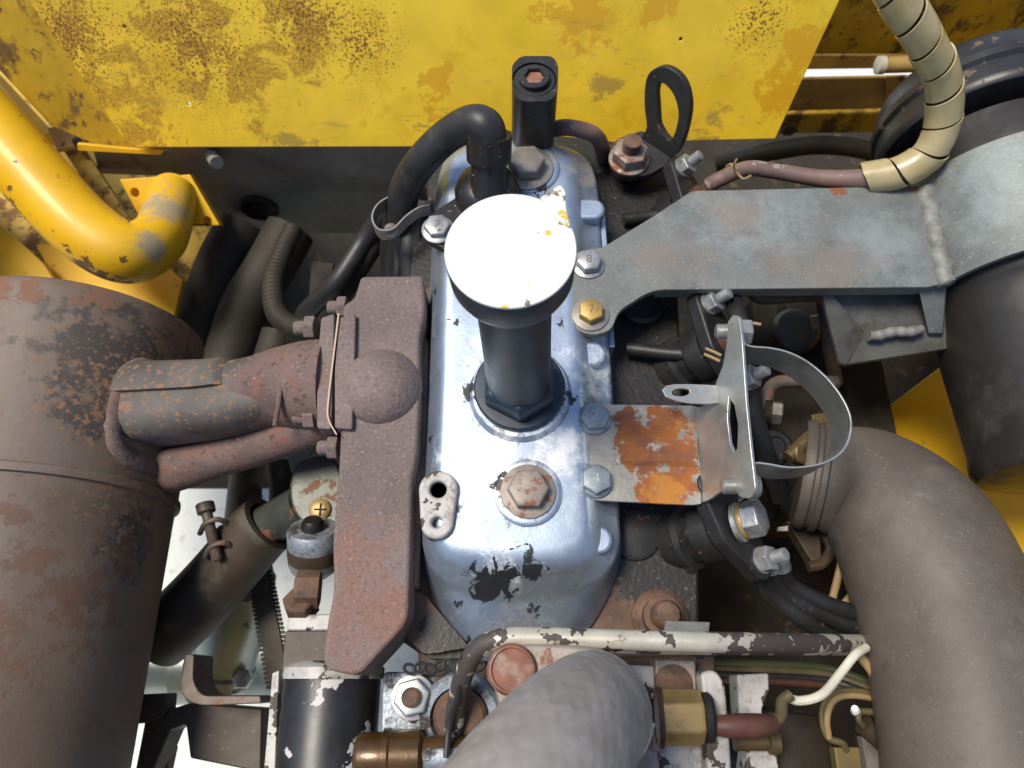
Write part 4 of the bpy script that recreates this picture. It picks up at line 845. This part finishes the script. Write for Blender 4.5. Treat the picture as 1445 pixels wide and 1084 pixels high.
# injectors
IA = V((0.62, 0.10, 0.78)).normalized()
def injector(label, cc, la, lb, ends, tail, big=None, wire=False):
    t = thing('fuel_injector', label, 'fuel injector', cc - IA * 0.06, 'fuel injectors beside the valve cover')
    ld = (lb - la); ld = (ld - IA * ld.dot(IA)); half = ld.length / 2; ld.normalize(); wd = IA.cross(ld)
    o = []
    for s, e in ((1, cc + ld * half), (-1, cc - ld * half)):
        for k in range(9):
            a = math.pi * k / 8 - math.pi / 2; o.append(e + ld * (s * .018 * math.cos(a)) + wd * (s * .018 * math.sin(a)))
    o2 = []
    for i, p in enumerate(o): o2.append(p)
    # widen the middle
    n_ = len(o2); mid1 = cc + wd * 0.030; mid2 = cc - wd * 0.030
    poly = o2[:9] + [mid1] + o2[9:] + [mid2]
    part('clamp_plate', prism([p - IA * 0.016 for p in rnd(poly, 0.006, 3)], IA * 0.016), 'black_metal', t, bevel=0.003)
    part('body', lathe(cc - IA * 0.016, -IA, [(0.029, 0), (0.030, 0.006), (0.030, 0.020), (0.026, 0.024), (0.026, 0.034), (0.031, 0.038), (0.031, 0.056), (0.022, 0.060)], 28), 'black_metal', t)
    for e in ends:
        c = cc + ld * (half * e); nutstud(t, c, IA, 0.0125, 0.010, 0.0062, 0.014, wr=0.0125, rot=0.4)
    if big: 
        part('union_nut', hexa(cc + IA * .010, (IA + V((.25, 0, -.1))).normalized(), 0.0175, 0.016), 'bolt_zinc', t, bevel=0.001)
        part('union_collar', lathe(cc, (IA + V((.25, 0, -.1))).normalized(), [(0.0185, 0), (0.0185, 0.004), (0.0155, 0.006), (0.0155, 0.010)], 28), 'zinc', t)
        part('union_ring', lathe(cc + IA * .006, (IA + V((.25, 0, -.1))).normalized(), [(0.0165, 0), (0.017, 0.002), (0.0165, 0.004)], 28), 'brass', t)
    else:
        part('union_collar', lathe(cc, IA, [(0.0165, 0), (0.0165, 0.008), (0.013, 0.012), (0.013, .02)], 28), 'copper_boot', t)
    part('leak_pipe', tube([cc - IA * .01 - wd * .01, cc - IA * .02 + V((-.03, -.005, .0)), tail], [0.007, 0.007, 0.007], 14, 8), 'black_metal', t)
    return t
injector('black fuel injector under the grey arm, next to the clamp band', U(1026, 482, -.028), U(990, 440, -.028), U(1066, 534, -.028), (-1, 1), U(885, 492, -.055))
injector('black fuel injector with a large union nut, below the rusty bracket', U(1040, 738, -.028), U(985, 690, -.028), U(1100, 782, -.028), (1,), U(975, 815, -.08), big=True)
injector('black fuel injector mostly hidden under the grey arm near the lifting eye', U(985, 285, -.045), U(956, 248, -.045), U(1020, 330, -.045), (-1,), U(880, 310, -.06))
# large union nut end on second injector
single('fuel_line', tube([U(1030, 385, -.03), U(1036, 425, -.025), U(1042, 452, .0), U(1046, 470, .01)], [.009, .009, .009, .008], 14, 8), 'rubber', 'short black fuel line running down from under the grey arm', 'fuel line')
t = thing('cable_clip', 'thin tan wire pin sticking out beside the upper clamp screw', 'pin', U(1060, 460, .02))
part('pin', [tube([U(1040, 455, .03), U(1060, 456, .034), U(1074, 458, .036)], 0.0016, 8), tube([U(996, 492, .01), U(1010, 498, .014), U(1018, 502, .016)], 0.0016, 8), tube([U(994, 500, .01), U(1008, 506, .014), U(1016, 510, .016)], 0.0016, 8)], 'wire_tan', t)

# deep right: rods, pump, hoses
t = thing('injection_pump', 'dark grease-covered injection pump deep below the clamp band', 'pump', U(1130, 600, -.4))
part('pump_body', [box(U(1140, 590, -.30), 0.16, 0.30, 0.14), lathe(U(1130, 450, -.24), Z3, [(0.035, 0), (0.035, 0.03), (0.030, 0.036)], 28)], 'block_black', t, bevel=0.01)
part('pump_cap', lathe(U(1120, 470, -.205), Z3, [(0.030, 0), (0.030, 0.010), (0.025, 0.014)], 28), 'pump_grey', t)
part('bent_rod', tube([U(1060, 405, -.12), U(1075, 420, -.12), U(1150, 417, -.12), U(1162, 432, -.13), U(1172, 500, -.16), U(1180, 540, -.2)], 0.008, 14, 8), 'angle_steel', t)
part('bent_rod', tube([U(1182, 540, -.14), U(1110, 538, -.14), U(1088, 546, -.14), U(1082, 565, -.14), U(1084, 592, -.15)], 0.0075, 14, 8), 'angle_steel', t)
part('rod_nut', hexa(U(1088, 582, -.14), V((1, -.2, .2)).normalized(), 0.014, 0.012), 'bolt_dull', t, bevel=0.001)
part('rod_eye', lathe(U(1078, 582, -.145), V((1, -.2, .2)).normalized(), [(0.016, 0), (0.016, 0.008)], 24), 'block_black', t)
part('side_bolt', hexa(U(1145, 456, -.15), V((1, 0, .4)).normalized(), 0.010, 0.012), 'bolt_dull', t, bevel=0.001)
part('plug', lathe(U(1092, 632, -.13), Z3, [(0.020, -.02), (0.020, 0.004), (0.016, 0.008), (0.011, 0.008), (0.010, 0.006)], 28), 'black_metal', t)
part('brass_screw', [lathe(U(1130, 640, -.10), V((.3, -.2, .8)).normalized(), [(0.011, -.01), (0.011, 0.003), (0.009, 0.005)], 24), tube([U(1112, 646, -.10), U(1136, 624, -.10), U(1148, 612, -.10)], [0.007, 0.008, 0.007], 12)], 'brass_dark', t)
part('slot', box(U(1130, 640, -.0955) , 0.016, 0.002, 0.002, x=V((.8, .5, 0)).normalized(), y=V((-.5, .8, 0)).normalized()), 'hole', t)
part('small_plate', prism([U(1145, 585, -.16), U(1172, 580, -.16), U(1180, 598, -.16), U(1150, 603, -.16)], V((0, 0, -.008))), 'brass_dark', t, bevel=0.001)
part('hinge_arm', prism([U(1110, 735, -.18), U(1158, 738, -.18), U(1160, 790, -.18), U(1150, 800, -.18)], V((0, 0, -.02))), 'brown_beam', t, bevel=0.002)
part('hinge_ring', tube([U(1165, 755, -.18), U(1172, 775, -.18), U(1160, 795, -.18), U(1140, 800, -.18)], 0.006, 10, 6), 'brown_beam', t)
part('bracket_tab', prism([U(1098, 744, -.14), U(1112, 742, -.14), U(1112, 749, -.14), U(1098, 750, -.14)], V((0, 0, -.004))), 'white_flaked', t)
single('drain_hose', tube([U(1056, 545, -.05), U(1062, 590, -.07), U(1078, 640, -.10), U(1100, 700, -.16)], 0.012, 16, 8), 'rubber', 'black rubber hose passing behind the zinc bracket upright', 'hose')
for i, (a, b, c, d) in enumerate([((1072, 808), (1090, 840), (1130, 872), (1172, 897)), ((1088, 802), (1104, 836), (1150, 862), (1236, 896)), ((1102, 800), (1116, 828), (1180, 858), (1240, 872))]):
    single('injector_pipe', tube([U(*a, -.07), U(*b, -.09), U(*c, -.10), U(*d, -.12)], 0.0085, 14, 8), 'black_metal', ['dark fuel pipe nearest the engine head, sloping down under the silver tube', 'middle of three dark fuel pipes sloping towards the intake pipe', 'dark fuel pipe farthest from the head, sloping towards the intake pipe'][i], 'fuel pipe', group='fuel pipes')
    single('pipe_sleeve', tube([U(a[0] - 3, a[1] - 10, -.065), U(a[0] + 1, a[1] + 3, -.071)], 0.0095, 14), 'zinc', ['zinc end sleeve on the fuel pipe nearest the head', 'zinc end sleeve on the middle fuel pipe', 'zinc end sleeve on the outer fuel pipe'][i], 'sleeve', group='fuel pipe sleeves')

#@SECTION bottom
# steel tube across the front
t = thing('heater_tube', 'bent steel tube with flaking paint running in front of the silver cover', 'tube', U(900, 905, 0))
tp = [U(640, 1030, -.05), U(645, 990, -.03), U(655, 950, -.005), U(672, 918, .012), U(705, 902, .02), U(760, 900, .02), U(900, 904, .02), U(1040, 907, .016), U(1140, 908, -.03), U(1225, 908, -.11), U(1300, 908, -.17)]
part('tube', tube(tp, [.0082] * 11, 20, 10), 'steel_tube', t)
part('companion_line', tube([U(700, 925, .006), U(740, 914, .010), U(850, 915, .010), U(1000, 917, .006), U(1120, 918, -.03), U(1210, 919, -.11), U(1280, 919, -.16)], 0.004, 12, 8), 'steel_tube', t)
part('saddle_tab', prism([U(940, 876, .010), U(1002, 878, .010), U(1000, 896, .020), U(936, 895, .020)], V((0, 0, -.003))), 'zinc', t, bevel=0.0006)
part('rubber_tie', tube([U(655, 925, .010), U(648, 975, -.01), U(635, 1020, -.03), U(630, 1070, -.03)], 0.003, 8), 'rubber', t)
part('rubber_tie', tube([U(735, 906, .012), U(790, 910, .014), U(850, 914, .014)], 0.0025, 8), 'rubber', t)

# thermostat housing + foreground hose
t = thing('coolant_hose', 'fat grey coolant hose rising from a rusty flanged housing', 'hose', U(840, 1000, -.02))
hz = 0.030
fo = chaikin([U(x, y, hz) for x, y in ((690, 920), (720, 908), (790, 908), (860, 915), (905, 950), (922, 1010), (932, 1084), (940, 1150), (760, 1150), (700, 1000))], 3)
part('housing_flange', prism([p - Z3 * 0.035 for p in fo], Z3 * 0.035), 'bolt_rusty', t, bevel=0.004)
part('flange_bolt', lathe(U(722, 945, hz), Z3, [(0.0195, -.002), (0.0195, 0.003), (0.0175, 0.006), (0.016, 0.0065), (0.0155, 0.004), (0.004, .005)], 28), 'red_bolt', t)
hp = [U(838, 1004, .10), U(826, 1016, .125), U(795, 1050, .17), U(745, 1115, .21), U(695, 1185, .23), U(640, 1260, .24)]
part('hose', tube(hp, [0.0395, 0.0402, 0.041, 0.041, 0.041, 0.041], 176, 34, rfun=lambda i, a: 1 + 0.0018 * (math.sin(22 * a + i * 0.62) + math.sin(22 * a - i * 0.62)) + 0.004 * math.sin(i * .21 + 2 * a)), 'hose_grey', t, ang=180)
part('neck', tube([U(832, 1034, hz), U(836, 1012, .07), U(838, 1004, .105)], [0.044, 0.040, 0.038], 40), 'bolt_rusty', t)
part('wire_tail', tube([U(922, 1022, .05), U(912, 1052, .06), U(896, 1078, .065), U(880, 1100, .065)], 0.0016, 8, 6), 'zinc', t)

# bracket plate with nut
t = thing('front_bracket', 'greasy silver bracket plate with a shiny nut, in front of the manifold', 'bracket', U(580, 1000, -.1))
fz = -0.07
part('plate', prism(rnd([U(540, 948, fz), U(700, 950, fz), U(700, 1090, fz), U(536, 1090, fz)], 0.006), V((0, 0, -0.02))), 'silver_dirty', t, bevel=0.002)
part('raised_pad', prism(rnd([U(562, 968, fz + .012), U(640, 965, fz + .012), U(612, 990, fz + .012), U(608, 1036, fz + .012), U(560, 1038, fz + .012)], 0.008), V((0, 0, -0.012))), 'silver_dirty', t, bevel=0.003)
nutstud(t, U(583, 984, fz + .012), Z3, 0.0165, 0.010, 0.0085, 0.006, 'zinc', 'rust_bolt', wr=0.019, rot=0.25)
part('small_hole', lathe(U(583, 1014, fz + .0122), Z3, [(0.004, 0), (0.004, 0.0012), (0.0022, 0.0012), (0.002, 0.0004)], 16), 'hole', t)
part('port_ring', lathe(U(650, 1008, fz + .004), V((0, -.2, 1)).normalized(), [(0.036, -.01), (0.036, 0.010), (0.033, 0.013), (0.026, 0.013), (0.024, 0.006)], 36), 'silver_dirty', t)
part('port_plug', lathe(U(650, 1008, fz + .008), V((0, -.2, 1)).normalized(), [(0.0235, 0), (0.0235, 0.008), (0.020, 0.012), (0.012, 0.013)], 32), 'rust_bolt', t)
lk = []
for k, (x, y) in enumerate([(578, 944), (592, 942), (606, 944), (620, 940), (634, 938), (648, 942), (662, 936), (676, 940)]):
    c = U(x, y, -.050); a = 0.5 if k % 2 else -0.4; pr = circ(c, 0.0052, 12, V((math.cos(a), math.sin(a), 0)), V((-math.sin(a), math.cos(a), 0.0)) * 0.7)
    pr.append(pr[0]); single_ = tube(pr, 0.0014, 8, 2); lk.append(single_)
ch = thing('link_chain', 'small oily black chain lying on the bracket behind the bent tube', 'chain', U(630, 942, -.055))
for g in lk: part('link', g, 'rubber', ch)

# dark flaked pump cylinder at the bottom
t = thing('hydraulic_pump', 'glossy black cylinder with flaking white paint below the manifold', 'pump', U(460, 1020, -.15))
ct = U(462, 958, -.10)
part('cylinder', lathe(V((ct.x, ct.y, -.125)), -Y3, [(0.040, -.012), (0.044, -.008), (0.046, 0.0), (0.046, 0.30)], 56), 'black_flaked', t, ang=50)
part('top_cap', lathe(V((ct.x, ct.y, -.125)), Y3, [(0.049, 0.000), (0.049, 0.010), (0.040, 0.016)], 56), 'white_flaked', t)
part('top_block', prism(rnd([U(402, 890, -.10), U(470, 885, -.10), U(470, 945, -.10), U(396, 948, -.10)], 0.003), V((0, 0, -.06))), 'brown_beam', t, bevel=0.003)
part('silver_band', prism(rnd([U(407, 868, -.095), U(470, 866, -.095), U(470, 890, -.095), U(404, 890, -.095)], 0.003), V((0, 0, -.05))), 'white_flaked', t, bevel=0.002)
part('hex_fitting', hexa(U(427, 862, -.11), V((0, .5, .8)).normalized(), 0.017, 0.020), 'rust_bolt', t, bevel=0.001)
part('side_nut', hexa(U(452, 832, -.10), V((-1, 0, .15)).normalized(), 0.019, 0.024), 'rust_bolt', t, bevel=0.001)
part('edge_strip', prism([U(372, 1090, -.14), U(384, 950, -.14), U(394, 946, -.14), U(388, 1090, -.14)], V((0, 0, -.02))), 'white_flaked', t, bevel=0.001)
t = thing('banjo_fitting', 'amber-brown stepped pipe fitting lying beside the flaked black cylinder', 'fitting', U(550, 1065, -.06))
o = U(500, 1068, -.05)
part('body', lathe(o, V((1, 0.02, 0)), [(0.010, 0), (0.017, 0.002), (0.019, 0.006), (0.019, 0.024), (0.022, 0.025), (0.022, 0.030), (0.0205, 0.032), (0.0205, 0.056), (0.0175, 0.058), (0.015, 0.059), (0.015, 0.10)], 36), 'bronze_fitting', t, ang=30)
part('spigot', lathe(o + X3 * 0.060, V((1, 0.02, 0)), [(0.0155, 0), (0.0155, 0.03)], 28), 'silver_dirty', t)

# sensor stack beside manifold
t = thing('pressure_sensor', 'silver cylindrical sensor with a dark band beside the manifold', 'sensor', U(440, 800, -.15))
ax_ = V((0.12, -0.15, 1)).normalized()
sc = U(444, 800, -.14)
part('sensor_body', lathe(sc, V((0.05, 0.75, 0.65)).normalized(), [(0.018, -.006), (0.024, 0.0), (0.0265, 0.006), (0.0265, 0.042), (0.024, 0.046)], 32), 'silver_dirty', t)
part('dark_band', lathe(sc, V((0.05, 0.75, 0.65)).normalized(), [(0.0268, 0.012), (0.0270, 0.013), (0.0270, 0.026), (0.0268, 0.027)], 32), 'brown_beam', t)
part('sensor_tip', lathe(sc + V((0.05, 0.75, 0.65)).normalized() * 0.046, V((0.05, 0.75, 0.65)).normalized(), [(0.012, 0), (0.012, 0.005), (0.009, 0.010), (0.004, 0.011)], 24), 'plastic_black', t)

# water pump outlet and radiator hose
t = thing('water_pump', 'grey water pump housing with a brass screw beneath the exhaust pipe', 'pump', U(440, 690, -.2))
wz = -.13
wo = chaikin([U(x, y, wz) for x, y in ((408, 665), (430, 640), (475, 640), (490, 700), (480, 745), (440, 750), (408, 720))], 3)
part('housing', prism([p - Z3 * 0.06 for p in wo], Z3 * 0.06), 'pump_grey', t, bevel=0.004)
part('screw', lathe(U(452, 719, wz), Z3, [(0.0115, 0), (0.0115, 0.003), (0.009, 0.005), (0.003, 0.0055)], 24), 'brass', t)
part('screw_slot', [box(U(452, 719, wz + .0055), 0.013, 0.002, 0.001), box(U(452, 719, wz + .0057), 0.002, 0.013, 0.001)], 'hole', t)
part('outlet_pipe', tube([U(430, 712, -.16), U(395, 732, -.18), U(360, 752, -.20)], 0.0235, 28), 'pump_grey', t)
part('upper_bracket', prism([U(405, 645, -.17), U(450, 615, -.17), U(440, 640, -.17), U(412, 668, -.17)], V((0, 0, -.01))), 'pale_metal', t, bevel=0.001)
t = thing('radiator_hose', 'wide dark radiator hose sloping down behind the muffler, held by a clamp', 'hose', U(300, 820, -.3))
part('hose', tube([U(225, 900, -.27), U(262, 866, -.25), U(300, 826, -.23), U(335, 786, -.21), U(364, 752, -.195), U(380, 738, -.188)], [.038, .038, .037, .0365, .036, .0355], 40, 8, hollow=0.22), 'hose_brown', t)
hd_ = (U(364, 752, -.195) - U(335, 786, -.21)).normalized()
part('clamp_strap', lathe(U(340, 778, -.208), hd_, [(0.0362, -.006), (0.0378, -.006), (0.0378, 0.006), (0.0362, 0.006)], 40), 'brown_beam', t)
cs = [U(290, 716, -.165), U(308, 796, -.165)]
part('clamp_screw', [lathe(cs[0], (cs[1] - cs[0]).normalized(), [(0.010, -.004), (0.010, 0.006), (0.006, 0.008), (0.0058, 0.016)] + [(r, 0.016 + h) for r, h in thread(0.0062, 0.046, 0.002)[1:]], 16)], 'angle_steel', t)
for (x, y) in ((298, 745), (306, 778)):
    part('clamp_loop', tube([U(x - 16, y + 8, -.175), U(x - 8, y - 6, -.160), U(x + 10, y - 12, -.160), U(x + 22, y - 4, -.172), U(x + 20, y + 12, -.185)], 0.003, 10, 6), 'angle_steel', t)

# toothed belt
t = thing('toothed_belt', 'dark toothed drive belt running down beside the radiator hose', 'belt', U(370, 900, -.33))
bpts = spline([U(330, 640, -.30), U(339, 700, -.30), U(352, 800, -.30), U(366, 880, -.30), U(382, 970, -.30)], 14)
part('belt_band', ribbon(bpts, V((0.024, 0, 0)), 0.006), 'hose_brown', t)
tooth = [box(p + V((0.012, 0, 0.0)), 0.033, 0.0038, 0.006) for p in bpts[4:]]
tt = part('belt_teeth', tooth, 'hose_brown', t, kind='stuff')

# hydraulic cylinder far below
t = thing('lift_cylinder', 'pale grey-green metal cylinder standing far below the radiator hose', 'cylinder', U(310, 960, -.62))
a, b = U(345, 800, -.42), U(312, 955, -.50)
part('barrel', tube([a, a.lerp(b, .5), b], [0.040, 0.048, 0.040], 36, 6), 'pale_metal', t)
part('upper_ring', lathe(a.lerp(b, .12), (b - a).normalized(), [(0.043, -.012), (0.046, -.01), (0.046, 0.01), (0.043, 0.012)], 36), 'white_flaked', t)
part('bottom_flange', lathe(b, (b - a).normalized(), [(0.042, -.02), (0.046, -.016), (0.046, 0.0), (0.03, 0.004)], 36), 'pale_metal', t)
for (x, y) in ((278, 950), (345, 958)): part('flange_bolt', hexa(U(x, y, -.47), Z3, 0.014, 0.012), 'zinc', t, bevel=0.001)
part('post', tube([b, V((b.x, b.y - 0.02, -1.10))], 0.03, 24), 'pale_metal', t)
t = thing('lower_axle', 'pale banded axle tube on the ground side of the muffler', 'axle', U(225, 950, -.60))
part('axle_tube', lathe(U(170, 935, -.60), V((1, 0, 0)), [(0.05, 0), (0.05, 0.10), (0.062, 0.101), (0.062, 0.125), (0.05, 0.126), (0.05, 0.16), (0.07, 0.161), (0.07, 0.18)], 36), 'pale_metal', t)
part('axle_stand', tube([U(230, 935, -.62), V((U(230, 935, -.62).x, U(230, 935, -.62).y, -1.10))], 0.03, 20), 'pale_metal', t)

# angle bracket and dark lower frame
t = thing('angle_bracket', 'rusty L-section steel bracket over the bright gap by the muffler', 'bracket', U(310, 990, -.25))
lo_ = rnd([U(262, 922, -.17), U(274, 924, -.17), U(272, 962, -.17), U(284, 982, -.17), U(368, 982, -.17), U(368, 993, -.17), U(278, 996, -.17), U(252, 980, -.17)], [.003, .003, .012, .012, .003, .003, .014, .014], 6)
part('angle', prism(lo_, V((0.0, -0.0, -0.055))), 'angle_steel', t, bevel=0.0012)
t = thing('chassis_member', 'dark brown frame member with cutouts beneath the angle bracket', 'frame', U(320, 1050, -.35))
part('cross_member', prism([U(205, 1012, -.23), U(268, 992, -.23), U(370, 1000, -.23), U(368, 1090, -.23), U(268, 1070, -.23), U(262, 1022, -.23), U(240, 1030, -.23), U(215, 1090, -.23), U(190, 1090, -.23)], V((0, 0, -.04))), 'brown_beam', t, bevel=0.002)
part('side_member', prism([U(190, 980, -.22), U(235, 978, -.22), U(232, 1010, -.22), U(212, 1020, -.22), U(190, 1022, -.22)], V((0, 0, -.03))), 'brown_beam', t, bevel=0.002)
part('bottom_plate', prism([U(205, 1050, -.26), U(242, 1054, -.26), U(232, 1100, -.26), U(200, 1100, -.26)], V((0, 0, -.02))), 'brown_beam', t, bevel=0.002)

# sensor plug and bracket, lower right
t = thing('temperature_sender', 'ochre hexagonal sender plug with a copper-coloured cable boot', 'sender', U(965, 1010, -.03))
so = U(932, 1012, -.03)
part('hex_body', hexa(so, V((1, 0, 0.10)).normalized(), 0.0225, 0.036, None, 0.02, ch=0.15), 'brass', t, bevel=0.003)
part('back_washer', lathe(so - X3 * 0.003, V((1, 0, .1)).normalized(), [(0.024, 0), (0.024, 0.004)], 32), 'copper_boot', t)
part('dark_cap', lathe(so + X3 * 0.0355 + Z3 * .0036, V((1, 0, .1)).normalized(), [(0.0195, 0), (0.0195, 0.005), (0.016, 0.008)], 32), 'hole', t)
part('terminal', lathe(so + X3 * 0.046 + Z3 * .004 + Y3 * -.008, V((1, 0, .05)), [(0.006, 0), (0.006, 0.010)], 16), 'brass', t)
part('boot', tube([U(1008, 1024, -.02), U(1035, 1025, -.02), U(1065, 1024, -.022), U(1090, 1022, -.03)], [.0075, .0095, .0095, .0075], 20, 6), 'copper_boot', t)
part('boot_wire', tube([U(1090, 1022, -.03), U(1102, 1010, -.035), U(1104, 990, -.04), U(1116, 980, -.04)], 0.005, 12, 6), 'wire_olive', t)
t = thing('sender_bracket', 'flaking white painted casting behind the ochre sender plug', 'casting', U(990, 1020, -.09))
bk = rnd([U(988, 948, -.03), U(1010, 944, -.03), U(1024, 965, -.03), U(1030, 1040, -.03), U(1034, 1100, -.03), U(998, 1100, -.03), U(994, 1000, -.03)], 0.006)
part('flange', prism(bk, V((0, 0, -.05))), 'white_flaked', t, bevel=0.003)
part('base', prism([U(905, 1048, -.05), U(1000, 1050, -.05), U(1002, 1100, -.05), U(905, 1100, -.05)], V((0, 0, -.04))), 'white_flaked', t, bevel=0.002)
part('upper_pad', prism([U(886, 938, -.055), U(925, 940, -.055), U(925, 985, -.055), U(900, 990, -.055)], V((0, 0, -.03))), 'white_flaked', t, bevel=0.002)
part('boss', prism([U(924, 930, -.045), U(982, 932, -.045), U(984, 985, -.045), U(926, 985, -.045)], V((0, 0, -.03))), 'bolt_rusty', t, bevel=0.002)
part('boss_bolt', lathe(U(950, 965, -.045), Z3, [(0.016, 0), (0.016, 0.004), (0.012, 0.006)], 24), 'rust_bolt', t)
t = thing('alternator', 'dark dusty alternator with a pale casting lug deep beside the white wires', 'alternator', U(1090, 1040, -.2))
part('body', lathe(U(1090, 1120, -.19), V((0.1, 1, 0)).normalized(), [(0.06, -0.1), (0.062, 0.0), (0.062, 0.06), (0.055, 0.075), (0.03, 0.08)], 40), 'block_black', t)
part('lug', prism([U(1040, 952, -.10), U(1085, 950, -.10), U(1086, 975, -.10), U(1076, 1000, -.10), U(1075, 1045, -.10), U(1045, 1045, -.10)], V((0, 0, -.03))), 'white_flaked', t, bevel=0.002)
part('lower_lug', prism([U(1055, 1052, -.10), U(1098, 1055, -.10), U(1100, 1100, -.10), U(1050, 1100, -.10)], V((0, 0, -.03))), 'white_flaked', t, bevel=0.002)
part('spacer_rod', lathe(U(1036, 1048, -.09), X3, [(0.007, 0), (0.007, 0.03), (0.010, 0.031), (0.010, 0.04)], 18), 'brass_dark', t)

# wires
def wire(pts, r, mat, label, z=-.12): return single('wire', tube([U(x, y, zz) for x, y, zz in pts], r, 10, 8), mat, label, 'wire', group='loose wires by the alternator')
wire([(1110, 984, -.05), (1130, 989, -.05), (1160, 980, -.05), (1186, 950, -.06), (1206, 925, -.06), (1222, 914, -.07)], 0.0040, 'wire_white', 'white wire curving up from the copper boot to the steel tube')
wire([(1208, 920, -.09), (1222, 936, -.09), (1240, 960, -.09), (1262, 985, -.09)], 0.0045, 'wire_tan', 'pale tan wire dropping from the steel tube behind the intake pipe')
wire([(1192, 765, -.14), (1186, 800, -.14), (1176, 840, -.14), (1172, 862, -.14)], 0.0040, 'wire_tan', 'upright tan wire between the fuel pipes and the intake pipe')
wire([(1212, 822, -.14), (1200, 842, -.14), (1180, 864, -.14)], 0.0040, 'wire_tan', 'short tan wire slanting out from behind the intake pipe')
wire([(1260, 990, -.12), (1225, 978, -.12), (1190, 975, -.12), (1168, 985, -.12), (1160, 1010, -.12), (1168, 1040, -.12), (1190, 1050, -.12), (1194, 1068, -.13)], 0.0032, 'wire_olive', 'outer olive wire looping down to the tan connector')
wire([(1262, 994, -.11), (1225, 984, -.11), (1192, 982, -.11), (1174, 992, -.11), (1167, 1015, -.11), (1170, 1042, -.115)], 0.0030, 'wire_tan', 'inner tan wire looping beside the olive wire')
wire([(1215, 1004, -.11), (1240, 1004, -.11), (1256, 994, -.11), (1268, 980, -.11)], 0.0032, 'wire_olive', 'olive wire ending in a bare white tip')
wire([(1212, 1006, -.11), (1212, 1016, -.11), (1220, 1026, -.115)], 0.0030, 'wire_olive', 'short olive wire between bare tip and brown sleeve')
single('wire_tip', lathe(U(1207, 1002, -.11), V((-.4, .4, .8)).normalized(), [(0.0042, -.004), (0.0045, 0.0), (0.003, 0.004)], 12), 'cap_white', 'bright white bare tip of an olive wire', 'wire end')
single('wire_sleeve', tube([U(1218, 1022, -.115), U(1240, 1042, -.12), U(1262, 1062, -.125)], 0.0095, 16), 'brown_beam', 'brown cable sleeve below the bare white wire tip', 'sleeve')
single('wire_connector', box(U(1195, 1082, -.13), 0.024, 0.034, 0.014), 'connector', 'ochre plastic connector at the end of the olive wire', 'connector', bevel=0.0015)
for i, (y0, m_) in enumerate(((938, 'wire_green'), (946, 'wire_olive'), (954, 'rubber'), (962, 'copper_boot'))):
    wire([(900, y0 - 6, -.36), (1010, y0 - 3, -.30), (1110, y0 + 1, -.19), (1170, y0 + 6, -.15), (1215, y0 + 20, -.14), (1270, y0 + 42, -.14)], 0.0042, m_, ['green loom wire highest in the bundle behind the alternator', 'olive loom wire second in the bundle behind the alternator', 'black loom wire third in the bundle behind the alternator', 'red-brown loom wire lowest in the bundle behind the alternator'][i])
single('lower_shield', prism([U(1215, 1040, -.2), U(1300, 1020, -.2), U(1300, 1120, -.2), U(1230, 1120, -.2)], V((0, 0, -.01))), 'hose_grey', 'grey sheet shield below the brown cable sleeve', 'shield')

# hoses at rear left cavity
t = single('hydraulic_hose', tube([U(250, 520, -.36), U(290, 440, -.34), U(318, 370, -.32), U(345, 320, -.31)], 0.040, 28, 8), 'hose_dusty', 'thick black hydraulic hose beside the yellow tube flange', 'hose', group='thick hoses behind the manifold')
t = single('hydraulic_hose', tube([U(315, 540, -.33), U(345, 440, -.31), U(380, 380, -.29), U(410, 325, -.28)], 0.036, 28, 8), 'hose_dusty', 'thick black hydraulic hose running behind the ribbed conduit', 'hose', group='thick hoses behind the manifold')
cpts = [U(415, 322, -.20), U(398, 360, -.20), U(386, 400, -.19), U(390, 440, -.18), U(412, 460, -.17), U(440, 465, -.16)]
sp_ = spline(cpts, 30)
single('ribbed_conduit', tube(sp_, [0.0125 + (0.0013 if (i // 2) % 2 else 0) for i in range(len(sp_))], 18, smooth=False), 'hose_dusty', 'ribbed corrugated conduit bending towards the manifold flange', 'conduit', ang=80)
single('rubber_line', tube([U(545, 300, -.10), U(515, 340, -.13), U(475, 400, -.15), U(430, 445, -.2), U(415, 490, -.25)], 0.013, 16, 8), 'rubber', 'black rubber line sloping down from the strap clip, upper of a pair', 'hose')
single('rubber_line', tube([U(540, 322, -.13), U(510, 370, -.15), U(470, 430, -.18), U(440, 480, -.25)], 0.014, 16, 8), 'hose_dusty', 'dusty rubber line sloping down from the strap clip, lower of a pair', 'hose')
single('rear_cable', tube([U(558, 320, -.06), U(562, 360, -.08), U(560, 400, -.1), U(550, 440, -.15)], 0.006, 12, 8), 'rubber', 'thin black cable hanging from the strap clip', 'cable')
single('rear_cable', tube([U(590, 300, -.07), U(580, 340, -.08), U(582, 390, -.1)], 0.018, 16, 8), 'rubber', 'thick black cable pressed against the side of the silver cover', 'cable')
single('mount_plate', prism([U(440, 368, -.3), U(470, 372, -.3), U(465, 420, -.3), U(436, 420, -.3)], V((0, 0, -.01))), 'block_black', 'small dark plate seen between the rubber lines and the conduit', 'plate')
single('rear_pipe', tube([U(395, 470, -.25), U(380, 520, -.26), U(372, 560, -.28)], 0.024, 20, 8), 'hose_dusty', 'dull brown pipe dropping beneath the ribbed conduit', 'pipe')
# pipes under the exhaust pipe
single('lower_pipe', tube([U(352, 640, -.28), U(340, 740, -.34)], 0.022, 18), 'hose_brown', 'dark pipe passing under the exhaust pipe beside the belt', 'pipe')
single('lower_pipe', tube([U(396, 655, -.24), U(400, 690, -.24), U(398, 730, -.26)], 0.017, 18), 'block_black', 'black pipe stub between belt and water pump', 'pipe')
